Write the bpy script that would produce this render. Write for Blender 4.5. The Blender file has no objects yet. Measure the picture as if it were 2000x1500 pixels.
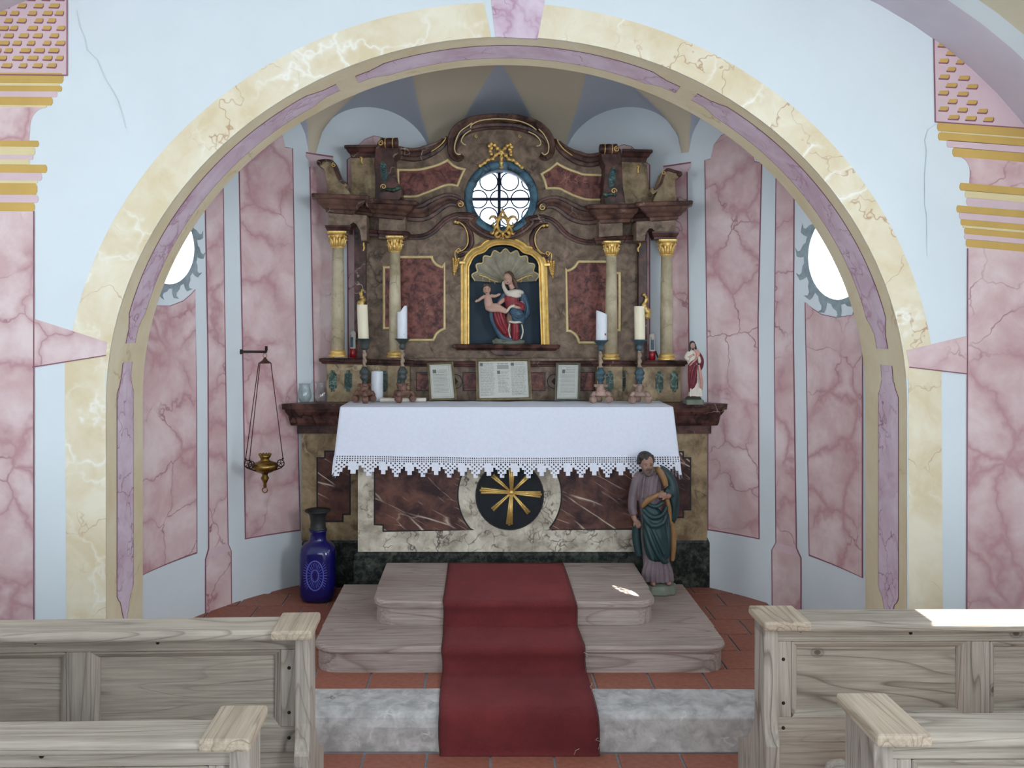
import bpy, bmesh, math, random
from mathutils import Vector, Matrix
from mathutils.geometry import tessellate_polygon
R = random.Random(7)
SC = bpy.context.scene
COL = SC.collection

# ------------------------------------------------------------------ camera
F, CX, CY, CZ = 1700.0, 941.0, 632.0, 1.69      # focal length and vanishing point in pixels of a 2000x1500 frame, eye height
cam_d = bpy.data.cameras.new('camera')
cam_d.sensor_width = 36.0
cam_d.lens = 36.0 * F / 2000.0
cam_d.shift_x = (1000.0 - CX) / 2000.0
cam_d.shift_y = -(750.0 - CY) / 2000.0
cam_d.clip_start = 0.05
cam = bpy.data.objects.new('camera', cam_d)
cam.location = (0, 0, CZ)
cam.rotation_euler = (math.radians(90), 0, 0)
COL.objects.link(cam)
SC.camera = cam

# ------------------------------------------------------------------ world, sun, daylight at the openings, exposure
wd = bpy.data.worlds.new('world')
SC.world = wd
wd.use_nodes = True
bgn = wd.node_tree.nodes['Background']
bgn.inputs[0].default_value = (0.80, 0.90, 1.0, 1)
bgn.inputs[1].default_value = 2.2
SUN_DIR = Vector((1.07, 0.15, 1.45)).normalized()
sd = bpy.data.lights.new('sun', 'SUN')
sd.energy = 34.0
sd.angle = math.radians(0.35)
sd.color = (1.0, 0.93, 0.82)
so = bpy.data.objects.new('sun', sd)
so.rotation_euler = SUN_DIR.to_track_quat('Z', 'Y').to_euler()
so.location = (6, 4, 9)
COL.objects.link(so)


def area(name, loc, target, sx, sy, e, col=(0.86, 0.93, 1.0)):
    d = bpy.data.lights.new(name, 'AREA')
    d.shape = 'RECTANGLE'
    d.size, d.size_y, d.energy, d.color = sx, sy, e, col
    o = bpy.data.objects.new(name, d)
    o.location = loc
    o.rotation_euler = (Vector(loc) - Vector(target)).to_track_quat('Z', 'Y').to_euler()
    COL.objects.link(o)
    return o


area('door_daylight', (-0.2, -2.9, 1.7), (0.2, 4.0, 1.4), 2.0, 2.6, 50)
area('window_daylight_left', (-3.2, 1.75, 2.15), (0.9, 3.4, 1.2), 0.9, 1.1, 20)
area('window_daylight_back_right', (2.62, -0.30, 2.15), (0.0, 3.4, 1.0), 1.0, 1.2, 62)
area('window_daylight_right', (2.85, 2.62, 2.4), (0.4, 3.1, 1.3), 0.6, 0.95, 14)
area('oculus_daylight_left', (-1.87, 4.47, 2.09), (0.6, 4.3, 1.4), 0.34, 0.38, 26)
area('oculus_daylight_right', (2.08, 4.44, 2.06), (-0.4, 4.3, 1.4), 0.38, 0.42, 26)
SC.view_settings.view_transform = 'Standard'
SC.view_settings.look = 'None'
SC.view_settings.gamma = 1.0
SC.view_settings.use_curve_mapping = False
SC.view_settings.exposure = 0.25


# ------------------------------------------------------------------ helpers
def S(r, g, b, k=1.0):
    def f(c):
        c = c / 255.0
        return (c / 12.92 if c <= 0.04045 else ((c + 0.055) / 1.055) ** 2.4) * k
    return (f(r), f(g), f(b), 1.0)


def P(px, py, Y):
    return Vector(((px - CX) * Y / F, Y, CZ - (py - CY) * Y / F))


def thing(name, label, cat, loc, group=None):
    o = bpy.data.objects.new(name, None)
    o.location = loc
    o.empty_display_size = 0.05
    o['label'] = label
    o['category'] = cat
    if group:
        o['group'] = group
    COL.objects.link(o)
    return o


def root_loc(p):
    return p.location.copy() if p.type == 'EMPTY' else Vector((0, 0, 0))


class MB:
    """collects geometry in world coordinates"""

    def __init__(self):
        self.v, self.f, self.sm = [], [], []

    def add(self, vs, fs, smooth=False):
        n = len(self.v)
        self.v.extend([tuple(p) for p in vs])
        for f in fs:
            self.f.append(tuple(i + n for i in f))
            self.sm.append(smooth)
        return self

    def box(self, x0, x1, y0, y1, z0, z1):
        vs = [(x, y, z) for x in (x0, x1) for y in (y0, y1) for z in (z0, z1)]
        return self.add(vs, [(0, 1, 3, 2), (4, 6, 7, 5), (0, 4, 5, 1), (2, 3, 7, 6), (0, 2, 6, 4), (1, 5, 7, 3)])

    def prism(self, poly, y0, y1, holes=(), smooth_sides=False, shrink=0.0):
        """poly: list of (x, z); front at y0, back at y1"""
        loops = [list(poly)] + [list(h) for h in holes]
        flat = [p for l in loops for p in l]
        tris = tessellate_polygon([[Vector((p[0], p[1], 0)) for p in l] for l in loops])
        n = len(flat)
        vs = [(p[0], y0, p[1]) for p in flat] + [(p[0], y1, p[1]) for p in flat]
        fs = []
        for t in tris:
            fs.append(tuple(t))
            fs.append(tuple(i + n for i in reversed(t)))
        self.add(vs, fs)
        k = 0
        sf = []
        for l in loops:
            m = len(l)
            for i in range(m):
                a, b = k + i, k + (i + 1) % m
                sf.append((a, b, b + n, a + n))
            k += m
        base = len(self.v) - 2 * n
        for f in sf:
            self.f.append(tuple(i + base for i in f))
            self.sm.append(smooth_sides)
        return self

    def prism_px(self, pts, y0, y1, holes=(), **k):
        q = lambda l: [(P(a, b, y0).x, P(a, b, y0).z) for a, b in l]
        return self.prism(q(pts), y0, y1, [q(h) for h in holes], **k)

    def rings(self, rings, closed_ring=True, cap=True, smooth=True):
        n = len(rings[0])
        vs = [p for r in rings for p in r]
        fs = []
        for i in range(len(rings) - 1):
            for j in range(n if closed_ring else n - 1):
                a, b = i * n + j, i * n + (j + 1) % n
                fs.append((a, b, b + n, a + n))
        self.add(vs, fs, smooth)
        if cap and closed_ring:
            m = len(self.v) - len(vs)
            self.f.append(tuple(m + j for j in reversed(range(n))))
            self.sm.append(False)
            self.f.append(tuple(m + (len(rings) - 1) * n + j for j in range(n)))
            self.sm.append(False)
        return self

    def tube(self, path, radii, seg=8, smooth=True, flat=1.0):
        path = [Vector(p) for p in path]
        if not isinstance(radii, (list, tuple)):
            radii = [radii] * len(path)
        rings = []
        ref = Vector((0, 1, 0))
        for i, p in enumerate(path):
            t = (path[min(i + 1, len(path) - 1)] - path[max(i - 1, 0)])
            if t.length < 1e-9:
                t = Vector((0, 0, 1))
            t.normalize()
            r0 = ref if abs(t.dot(ref)) < 0.95 else Vector((1, 0, 0))
            u = t.cross(r0).normalized()
            w = t.cross(u).normalized()
            rings.append([p + (u * math.cos(a) + w * math.sin(a) * flat) * radii[i]
                          for a in [2 * math.pi * k / seg for k in range(seg)]])
        return self.rings(rings, smooth=smooth)

    def lathe(self, prof, c, seg=20, sy=1.0, axis='z', smooth=True):
        rings = []
        for r, h in prof:
            ring = []
            for k in range(seg):
                a = 2 * math.pi * k / seg
                if axis == 'z':
                    ring.append((c[0] + r * math.cos(a), c[1] + r * math.sin(a) * sy, c[2] + h))
                elif axis == 'x':
                    ring.append((c[0] + h, c[1] + r * math.cos(a) * sy, c[2] + r * math.sin(a)))
                else:
                    ring.append((c[0] + r * math.cos(a), c[1] + h, c[2] + r * math.sin(a) * sy))
            rings.append(ring)
        return self.rings(rings, smooth=smooth)

    def ell(self, c, r, rot=None, seg=14, rg=9):
        rings = []
        for i in range(rg + 1):
            ph = -math.pi / 2 + math.pi * (i + 0.02) / (rg + 0.04)
            ring = []
            for k in range(seg):
                a = 2 * math.pi * k / seg
                v = Vector((r[0] * math.cos(ph) * math.cos(a), r[1] * math.cos(ph) * math.sin(a), r[2] * math.sin(ph)))
                if rot is not None:
                    v = rot @ v
                ring.append(Vector(c) + v)
            rings.append(ring)
        return self.rings(rings)

    def sweep(self, path, prof, closed=False, plane=True, smooth=False):
        """path: 3D points; prof: list of (n, d), n to the left of travel in the XZ plane, d towards the nave"""
        path = [Vector(p) for p in path]
        N = len(path)
        rings = []
        for i in range(N):
            a = path[(i - 1) % N] if (closed or i > 0) else None
            b = path[(i + 1) % N] if (closed or i < N - 1) else None
            t1 = (path[i] - a).normalized() if a is not None else None
            t2 = (b - path[i]).normalized() if b is not None else None
            t1 = t1 or t2
            t2 = t2 or t1
            t1 = t1 if t1 is not None else t2

            def frame(t):
                if plane:
                    f = Vector((0, -1, 0))
                else:
                    f = Vector((t.y, -t.x, 0))
                    f = f.normalized() if f.length > 1e-4 else Vector((0, -1, 0))
                return f, f.cross(t).normalized()
            f1, n1 = frame(t1)
            f2, n2 = frame(t2)
            n = n1 + n2
            n = n.normalized() if n.length > 1e-3 else n1
            n = n / max(0.45, n.dot(n1))
            f = f1 + f2
            f = f.normalized() if f.length > 1e-3 else f1
            f = f / max(0.45, f.dot(f1))
            rings.append([path[i] + n * q[0] + f * q[1] for q in prof])
        if closed:
            m = len(prof)
            vs = [p for r in rings for p in r]
            fs = []
            for i in range(N):
                for j in range(m):
                    a, b = i * m + j, i * m + (j + 1) % m
                    c = ((i + 1) % N) * m
                    fs.append((a, b, c + (j + 1) % m, c + j))
            return self.add(vs, fs, smooth)
        return self.rings(rings, smooth=smooth)

    def build(self, name, mat, parent=None, bevel=0.0, smooth=None, remesh=0.0, sub=0, fix=True, solid=0.0):
        me = bpy.data.meshes.new(name)
        me.from_pydata(self.v, [], self.f)
        me.update()
        if fix:
            bm = bmesh.new()
            bm.from_mesh(me)
            bmesh.ops.recalc_face_normals(bm, faces=bm.faces)
            bm.to_mesh(me)
            bm.free()
        sm = self.sm if smooth is None else [smooth] * len(self.f)
        me.polygons.foreach_set('use_smooth', sm)
        me.materials.append(mat)
        o = bpy.data.objects.new(name, me)
        COL.objects.link(o)
        if parent is not None:
            o.parent = parent
            o.matrix_parent_inverse = Matrix.Translation(-root_loc(parent))
        if remesh:
            m = o.modifiers.new('remesh', 'REMESH')
            m.mode = 'VOXEL'
            m.voxel_size = remesh
            m.use_smooth_shade = True
            s = o.modifiers.new('smooth', 'SMOOTH')
            s.factor = 0.5
            s.iterations = 3
        if sub:
            m = o.modifiers.new('sub', 'SUBSURF')
            m.levels = m.render_levels = sub
        if solid:
            m = o.modifiers.new('solid', 'SOLIDIFY')
            m.thickness = solid
        if bevel:
            m = o.modifiers.new('bevel', 'BEVEL')
            m.width = bevel
            m.segments = 2
            m.limit_method = 'ANGLE'
            m.angle_limit = math.radians(35)
        return o


def tag(o, label, cat, group=None):
    o['label'] = label
    o['category'] = cat
    if group:
        o['group'] = group
    return o


def struct(o):
    o['kind'] = 'structure'
    return o


def smoothpts(pts, n=6, closed=False):
    """Catmull-Rom through points of any dimension"""
    out = []
    N = len(pts)
    rng = range(N if closed else N - 1)
    for i in rng:
        if closed:
            p0, p1, p2, p3 = pts[i - 1], pts[i], pts[(i + 1) % N], pts[(i + 2) % N]
        else:
            p0, p1, p2, p3 = pts[max(i - 1, 0)], pts[i], pts[i + 1], pts[min(i + 2, N - 1)]
        for k in range(n):
            t = k / n
            out.append(tuple(0.5 * ((2 * b) + (c - a) * t + (2 * a - 5 * b + 4 * c - d) * t * t + (3 * b - a - 3 * c + d) * t ** 3)
                             for a, b, c, d in zip(p0, p1, p2, p3)))
    if not closed:
        out.append(tuple(pts[-1]))
    return out


def arc_px(cx, cy, r, a0, a1, n=16, ry=None):
    ry = ry or r
    return [(cx + r * math.cos(math.radians(a0 + (a1 - a0) * i / n)), cy - ry * math.sin(math.radians(a0 + (a1 - a0) * i / n))) for i in range(n + 1)]


# ------------------------------------------------------------------ materials
def newmat(name):
    m = bpy.data.materials.new(name)
    m.use_nodes = True
    nt = m.node_tree
    return m, nt, nt.nodes['Principled BSDF']


def nd(nt, typ, **kw):
    n = nt.nodes.new(typ)
    for k, v in kw.items():
        setattr(n, k, v)
    return n


def noise(nt, vec, scale, detail=5, rough=0.6, dist=0.0):
    n = nd(nt, 'ShaderNodeTexNoise')
    n.inputs['Scale'].default_value = scale
    n.inputs['Detail'].default_value = detail
    n.inputs['Roughness'].default_value = rough
    n.inputs['Distortion'].default_value = dist
    nt.links.new(vec, n.inputs['Vector'])
    return n


def ramp(nt, fac, stops, interp='LINEAR'):
    r = nd(nt, 'ShaderNodeValToRGB')
    r.color_ramp.interpolation = interp
    el = r.color_ramp.elements
    while len(el) < len(stops):
        el.new(0.5)
    for e, (p, c) in zip(el, stops):
        e.position = p
        e.color = c if len(c) == 4 else (*c, 1)
    nt.links.new(fac, r.inputs[0])
    return r.outputs[0]


def mix(nt, fac, a, b, blend='MIX'):
    m = nd(nt, 'ShaderNodeMix', data_type='RGBA', blend_type=blend)
    for s, v in ((m.inputs[0], fac), (m.inputs[6], a), (m.inputs[7], b)):
        if hasattr(v, 'default_value') or isinstance(v, bpy.types.NodeSocket):
            nt.links.new(v, s)
        else:
            s.default_value = v
    return m.outputs[2]


def mth(nt, op, a, b=0.0):
    m = nd(nt, 'ShaderNodeMath', operation=op)
    for s, v in ((m.inputs[0], a), (m.inputs[1], b)):
        if isinstance(v, bpy.types.NodeSocket):
            nt.links.new(v, s)
        else:
            s.default_value = v
    return m.outputs[0]


def coords(nt, scale=(1, 1, 1), rot=(0, 0, 0)):
    tc = nd(nt, 'ShaderNodeTexCoord')
    mp = nd(nt, 'ShaderNodeMapping', vector_type='TEXTURE')
    mp.inputs['Scale'].default_value = scale
    mp.inputs['Rotation'].default_value = rot
    nt.links.new(tc.outputs['Object'], mp.inputs['Vector'])
    return mp.outputs[0]


def bump(nt, bs, h, strength=0.2, dist=0.01):
    b = nd(nt, 'ShaderNodeBump')
    b.inputs['Strength'].default_value = strength
    b.inputs['Distance'].default_value = dist
    nt.links.new(h, b.inputs['Height'])
    nt.links.new(b.outputs[0], bs.inputs['Normal'])


def B4(x):
    return (x, x, x, 1)


def marble(name, c1, c2, vein, vs=4.0, vw=0.03, mask=0.5, ns=4.0, rough=0.5, vein2=None, vs2=7.0, vw2=0.02, mask2=0.55, stretch=(1, 1, 1), rot=(0, 0, 0), dist=0.35, lo=0.35, hi=0.65):
    m, nt, bs = newmat(name)
    v0 = coords(nt)
    v = coords(nt, stretch, rot)
    n1 = noise(nt, v0, ns, 7, 0.62, 0.4)
    col = ramp(nt, n1.outputs[0], [(lo, c1), (hi, c2)])
    nw = noise(nt, v, 3.0, 4, 0.6)
    sub = nd(nt, 'ShaderNodeVectorMath', operation='SCALE')
    nt.links.new(nw.outputs['Color'], sub.inputs[0])
    sub.inputs['Scale'].default_value = dist
    ad = nd(nt, 'ShaderNodeVectorMath', operation='ADD')
    nt.links.new(v, ad.inputs[0])
    nt.links.new(sub.outputs[0], ad.inputs[1])

    def veins(vs_, vw_, mk, seed):
        vo = nd(nt, 'ShaderNodeTexVoronoi', feature='DISTANCE_TO_EDGE')
        vo.inputs['Scale'].default_value = vs_
        nt.links.new(ad.outputs[0], vo.inputs['Vector'])
        line = ramp(nt, vo.outputs['Distance'], [(0.0, B4(1)), (vw_, B4(0.25)), (vw_ * 2.2, B4(0))])
        off = nd(nt, 'ShaderNodeVectorMath', operation='ADD')
        off.inputs[1].default_value = (seed, seed * 0.7, seed * 1.3)
        nt.links.new(v0, off.inputs[0])
        mn = noise(nt, off.outputs[0], vs_ * 0.55, 3, 0.6)
        mk_ = ramp(nt, mn.outputs[0], [(mk, B4(0)), (mk + 0.12, B4(1))])
        return mth(nt, 'MULTIPLY', line, mk_)
    col = mix(nt, veins(vs, vw, mask, 3.1), col, vein)
    if vein2:
        col = mix(nt, veins(vs2, vw2, mask2, 9.7), col, vein2)
    nt.links.new(col, bs.inputs['Base Color'])
    bs.inputs['Roughness'].default_value = rough
    bs.inputs['Specular IOR Level'].default_value = 0.28
    return m


def plain(name, c, rough=0.6, metal=0.0, var=0.12, ns=12.0, bmp=0.0, c2=None):
    m, nt, bs = newmat(name)
    v = coords(nt)
    n = noise(nt, v, ns, 5, 0.6)
    d = c2 or tuple(x * (1 - var * 2) for x in c[:3]) + (1,)
    l = c if c2 else tuple(min(1, x * (1 + var)) for x in c[:3]) + (1,)
    col = ramp(nt, n.outputs[0], [(0.3, d), (0.7, l)])
    nt.links.new(col, bs.inputs['Base Color'])
    bs.inputs['Roughness'].default_value = rough
    bs.inputs['Metallic'].default_value = metal
    if bmp:
        bump(nt, bs, n.outputs[0], bmp)
    return m


def wood(name, c1, c2, dark, axis='x', rough=0.65, fine=1.0, knots=0.85):
    m, nt, bs = newmat(name)
    tc = nd(nt, 'ShaderNodeTexCoord')
    oi = nd(nt, 'ShaderNodeObjectInfo')
    ad = nd(nt, 'ShaderNodeVectorMath', operation='ADD')
    cb = nd(nt, 'ShaderNodeCombineXYZ')
    r7 = mth(nt, 'MULTIPLY', oi.outputs['Random'], 7.0)
    for i in range(3):
        nt.links.new(r7, cb.inputs[i])
    nt.links.new(tc.outputs['Object'], ad.inputs[0])
    nt.links.new(cb.outputs[0], ad.inputs[1])

    def mapped(al, ac, dp=None):
        mp = nd(nt, 'ShaderNodeMapping')
        sc = {'x': (al, dp or ac, ac), 'y': (ac, al, dp or ac), 'z': (ac, dp or ac, al)}[axis]
        mp.inputs['Scale'].default_value = sc
        nt.links.new(ad.outputs[0], mp.inputs['Vector'])
        return mp.outputs[0]
    # contour-like growth rings, fine fibres, soft stains, knots
    n1 = noise(nt, mapped(0.6 * fine, 6.5 * fine), 1.0, 1.6, 0.45, 0.5)
    band = mth(nt, 'FRACT', mth(nt, 'MULTIPLY', n1.outputs[0], 18.0))
    line = ramp(nt, band, [(0.0, B4(1)), (0.06, B4(0.6)), (0.18, B4(0.12)), (0.6, B4(0)), (0.93, B4(0.1)), (1.0, B4(1))])
    n2 = noise(nt, mapped(5, 150), 1.0, 4, 0.6)
    n3 = noise(nt, mapped(1.6, 3.5), 1.0, 4, 0.6)
    col = ramp(nt, n2.outputs[0], [(0.3, c1), (0.7, c2)])
    mk = ramp(nt, n3.outputs[0], [(0.35, B4(0.15)), (0.6, B4(0.75))])
    col = mix(nt, mth(nt, 'MULTIPLY', line, mk), col, dark)
    n4 = noise(nt, mapped(1.2, 2.2), 1.3, 4, 0.6)
    col = mix(nt, ramp(nt, n4.outputs[0], [(0.5, B4(0)), (0.78, B4(0.5))]), col, tuple(x * 0.8 for x in dark[:3]) + (1,))
    col = mix(nt, ramp(nt, n4.outputs[0], [(0.2, B4(0.4)), (0.42, B4(0))]), col, tuple(min(1, x * 1.25) for x in c2[:3]) + (1,))
    vo = nd(nt, 'ShaderNodeTexVoronoi', voronoi_dimensions='2D')
    vo.inputs['Scale'].default_value = 3.6
    sx = nd(nt, 'ShaderNodeSeparateXYZ')
    nt.links.new(ad.outputs[0], sx.inputs[0])
    cx_ = nd(nt, 'ShaderNodeCombineXYZ')
    nt.links.new(mth(nt, 'MULTIPLY', sx.outputs[0], 0.75 if axis == 'x' else 1.0), cx_.inputs[0])
    nt.links.new(mth(nt, 'MULTIPLY', sx.outputs[1 if axis == 'y' else 2], 1.0 if axis == 'x' else 0.75), cx_.inputs[1])
    nt.links.new(cx_.outputs[0], vo.inputs['Vector'])
    kn = ramp(nt, vo.outputs['Distance'], [(0.0, B4(1)), (0.022, B4(0.95)), (0.030, B4(0.2)), (0.045, B4(0.5)), (0.06, B4(0))])
    col = mix(nt, mth(nt, 'MULTIPLY', kn, knots), col, tuple(x * 0.55 for x in dark[:3]) + (1,))
    nt.links.new(col, bs.inputs['Base Color'])
    bs.inputs['Roughness'].default_value = rough
    bs.inputs['Specular IOR Level'].default_value = 0.35
    h = mth(nt, 'SUBTRACT', n2.outputs[0], mth(nt, 'MULTIPLY', line, 0.6))
    bump(nt, bs, h, 0.3, 0.004)
    return m


M = {}
M['plaster'] = plain('white_plaster', S(222, 229, 232), 0.9, 0, 0.02, 2.0, 0.03)
M['pink'] = marble('pink_marbling', S(210, 176, 175), S(230, 209, 207), S(148, 96, 102), 3.4, 0.011, 0.44, 4.2, 0.8, S(194, 150, 153), 3.4, 0.11, 0.40, dist=0.33, lo=0.36, hi=0.64)
M['lilac'] = marble('lilac_marbling', S(208, 180, 194), S(226, 208, 220), S(150, 104, 124), 5.0, 0.014, 0.45, 6.0, 0.8, S(190, 150, 172), 6.0, 0.06, 0.5, dist=0.45)
M['cream'] = marble('cream_marbling', S(224, 206, 170), S(238, 228, 204), S(190, 154, 120), 3.6, 0.010, 0.44, 4.5, 0.8, S(248, 243, 230), 3.2, 0.035, 0.47, dist=0.55, lo=0.36, hi=0.64)
M['soffit'] = marble('soffit_cream', S(222, 206, 168), S(232, 220, 190), S(196, 174, 132), 4.0, 0.02, 0.55, 4.0, 0.8)
M['line'] = plain('dark_pink_line', S(148, 96, 108), 0.8)
M['ochre'] = plain('ochre_paint', S(206, 168, 92), 0.8, 0, 0.06, 5)
M['ochre_pale'] = plain('pale_ochre_paint', S(226, 208, 160), 0.8, 0, 0.04, 5)
M['palepink'] = plain('pale_pink_paint', S(218, 190, 194), 0.8, 0, 0.04, 5)
M['web'] = plain('grey_vault_paint', S(178, 182, 192), 0.9, 0, 0.03, 3)
M['flame'] = plain('grey_blue_paint', S(150, 162, 166), 0.9, 0, 0.16, 14)
M['crack'] = plain('crack_grey', S(198, 207, 209), 0.9)
M['bandpink'] = plain('greyish_pink_paint', S(206, 196, 206), 0.9, 0, 0.03, 4)
M['beige'] = plain('beige_paint', S(212, 202, 176), 0.9, 0, 0.04, 4)
M['gold'] = plain('gilding', S(236, 200, 122), 0.42, 0.62, 0.14, 24, 0.15)
M['paintgold'] = plain('gold_paint', S(232, 210, 154), 0.5, 0.15, 0.10, 20, 0.1)
M['redbrown'] = marble('dark_redbrown_marbling', S(50, 30, 28), S(102, 68, 60), S(200, 180, 162), 4.0, 0.012, 0.53, 12.0, 0.36, S(22, 14, 14), 5, 0.06, 0.5, dist=0.6, lo=0.38, hi=0.64)
M['cornice'] = marble('cornice_marbling', S(62, 42, 38), S(112, 82, 70), S(206, 188, 170), 4.5, 0.014, 0.52, 14.0, 0.36, S(34, 24, 24), 5, 0.05, 0.5, dist=0.6, lo=0.38, hi=0.62)
M['panelred'] = marble('red_panel_marbling', S(74, 34, 32), S(138, 84, 72), S(170, 116, 102), 12, 0.03, 0.52, 24.0, 0.45, S(54, 24, 26), 14, 0.06, 0.5, dist=0.4, lo=0.38, hi=0.62)
M['umber'] = marble('umber_marbling', S(84, 68, 55), S(152, 129, 109), S(66, 54, 44), 9, 0.06, 0.54, 19.0, 0.55, S(166, 138, 126), 7, 0.03, 0.55, dist=0.4, lo=0.30, hi=0.70)
M['olive'] = marble('olive_marbling', S(112, 92, 66), S(172, 150, 116), S(84, 68, 48), 7, 0.06, 0.52, 12.0, 0.5, S(186, 166, 136), 5, 0.02, 0.56, dist=0.4, lo=0.36, hi=0.64)
M['shaft'] = marble('column_marbling', S(166, 152, 122), S(204, 192, 164), S(146, 134, 104), 9, 0.04, 0.5, 9.0, 0.35, dist=0.4)
M['lightmarble'] = marble('pale_veined_marbling', S(158, 147, 130), S(216, 207, 188), S(66, 54, 50), 5.0, 0.018, 0.46, 9.0, 0.5, S(88, 74, 68), 15.0, 0.06, 0.5, dist=0.55, lo=0.36, hi=0.62)
M['antepanel'] = marble('plum_marbling', S(48, 27, 30), S(108, 72, 60), S(222, 204, 184), 5.0, 0.022, 0.47, 9.0, 0.45, S(196, 168, 148), 9.0, 0.02, 0.52, stretch=(2.6, 1.0, 0.5), rot=(0, 0.5, 0), dist=0.10)
M['darkgreen'] = marble('dark_green_marbling', S(18, 22, 20), S(70, 74, 66), S(96, 102, 92), 22, 0.05, 0.56, 34.0, 0.45, S(12, 14, 14), 14, 0.1, 0.45, dist=0.5, lo=0.42, hi=0.66)
M['black'] = plain('black_paint', S(22, 24, 30), 0.6, 0, 0.2, 9)
M['blackline'] = plain('black_outline', S(20, 16, 18), 0.6)
M['blackmarble'] = marble('black_medallion', S(8, 11, 15), S(20, 25, 32), S(90, 100, 104), 6, 0.006, 0.58, 8, 0.55)
M['green'] = marble('green_inset_marbling', S(28, 48, 40), S(66, 92, 80), S(130, 150, 140), 26, 0.06, 0.45, 30, 0.35, S(16, 22, 20), 22, 0.1, 0.45)
M['teal'] = marble('teal_marbling', S(50, 82, 98), S(88, 126, 144), S(30, 48, 58), 9, 0.07, 0.45, 12, 0.4, S(120, 152, 164), 12, 0.03, 0.55)
M['navy'] = plain('navy_niche_paint', S(24, 52, 70), 0.6, 0, 0.12, 7)
M['shell'] = plain('grey_shell_paint', S(160, 152, 132), 0.6, 0, 0.16, 18)
M['wood'] = wood('weathered_wood', S(150, 138, 124), S(182, 170, 154), S(88, 74, 62), 'x')
M['woodz'] = wood('weathered_wood_upright', S(150, 138, 126), S(182, 170, 156), S(92, 78, 66), 'z')
M['woodcap'] = wood('weathered_wood_cap', S(166, 148, 128), S(194, 176, 154), S(108, 86, 68), 'y')
M['step'] = wood('platform_wood', S(150, 132, 124), S(184, 168, 158), S(108, 86, 78), 'x', fine=0.8, knots=0.0)
M['grout'] = plain('grout', S(150, 152, 156), 0.9, 0, 0.1, 30)
M['stone'] = marble('grey_step_stone', S(158, 154, 150), S(198, 194, 190), S(120, 112, 106), 9, 0.025, 0.6, 16.0, 0.9, S(212, 210, 206), 22, 0.10, 0.58, lo=0.36, hi=0.64)
M['cloth'] = plain('white_linen', S(226, 230, 242), 0.85, 0, 0.02, 60)
M['lace'] = plain('white_crochet', S(232, 234, 244), 0.9, 0, 0.05, 120)
M['wax'] = plain('ivory_wax', S(236, 226, 196), 0.45, 0, 0.03, 10)
M['waxwhite'] = plain('white_wax', S(226, 230, 236), 0.4, 0, 0.03, 10)
M['wick'] = plain('black_wick', S(30, 26, 24), 0.9)
M['blueiron'] = plain('blue_green_paint', S(62, 86, 96), 0.5, 0, 0.2, 30)
M['greeniron'] = plain('dark_green_grey_paint', S(64, 70, 68), 0.5, 0, 0.2, 30)
M['bareturned'] = plain('pale_turned_wood', S(160, 138, 118), 0.6, 0, 0.14, 30)
M['brownbase'] = plain('brown_painted_wood', S(122, 86, 72), 0.55, 0, 0.2, 25)
M['pinkbase'] = plain('pinkish_painted_wood', S(164, 134, 120), 0.55, 0, 0.22, 25)
M['frame'] = plain('tarnished_gold_frame', S(122, 106, 76), 0.45, 0.3, 0.2, 30)
M['frame_grey'] = plain('grey_bronze_frame', S(104, 100, 86), 0.45, 0.3, 0.2, 30)
M['paper'] = plain('aged_paper', S(192, 192, 182), 0.7, 0, 0.03, 12)
M['ink'] = plain('faded_ink', S(150, 150, 144), 0.8)
M['inkdark'] = plain('dark_ink', S(104, 104, 102), 0.8)
M['skin'] = plain('painted_flesh', S(196, 156, 138), 0.5, 0, 0.06, 12)
M['skindark'] = plain('darkened_flesh_paint', S(150, 112, 96), 0.5, 0, 0.1, 20)
M['hair'] = plain('brown_hair_paint', S(92, 70, 54), 0.6, 0, 0.2, 60)
M['hairdark'] = plain('dark_hair_paint', S(54, 48, 44), 0.6, 0, 0.2, 60)
M['robe_mauve'] = plain('mauve_robe_paint', S(110, 94, 98), 0.55, 0, 0.14, 14)
M['robe_green'] = plain('dark_green_mantle_paint', S(28, 56, 58), 0.5, 0, 0.18, 12)
M['robe_ochre'] = plain('ochre_lining_paint', S(144, 106, 64), 0.5, 0, 0.16, 14)
M['robe_red'] = plain('red_dress_paint', S(142, 44, 54), 0.5, 0, 0.12, 20)
M['robe_maroon'] = plain('maroon_mantle_paint', S(112, 34, 46), 0.5, 0, 0.12, 20)
M['robe_blue'] = plain('blue_mantle_paint', S(66, 92, 112), 0.5, 0, 0.14, 20)
M['robe_white'] = plain('white_robe_paint', S(216, 206, 190), 0.5, 0, 0.06, 20)
M['robe_pink'] = plain('salmon_lining_paint', S(204, 148, 134), 0.5, 0, 0.08, 20)
M['basegreen'] = plain('grey_green_base', S(112, 118, 104), 0.6, 0, 0.15, 24)
M['basedark'] = plain('dark_moss_base', S(56, 56, 46), 0.7, 0, 0.2, 30)
M['carved'] = plain('carved_gilt_wood', S(218, 178, 104), 0.45, 0.7, 0.2, 30)
M['brass'] = plain('aged_brass', S(150, 122, 66), 0.3, 1.0, 0.2, 26)
M['iron'] = plain('dark_iron', S(48, 32, 30), 0.55, 0.5, 0.1, 30)
M['chain'] = plain('copper_brown_wire', S(92, 62, 52), 0.5, 0.6, 0.1, 30)
M['bottle_black'] = plain('dark_stopper', S(40, 42, 42), 0.5, 0, 0.1, 20)
M['came'] = plain('lead_came', S(40, 44, 60), 0.6, 0.2)
M['ironbar'] = plain('blue_black_iron', S(36, 40, 62), 0.6, 0.2)


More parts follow.
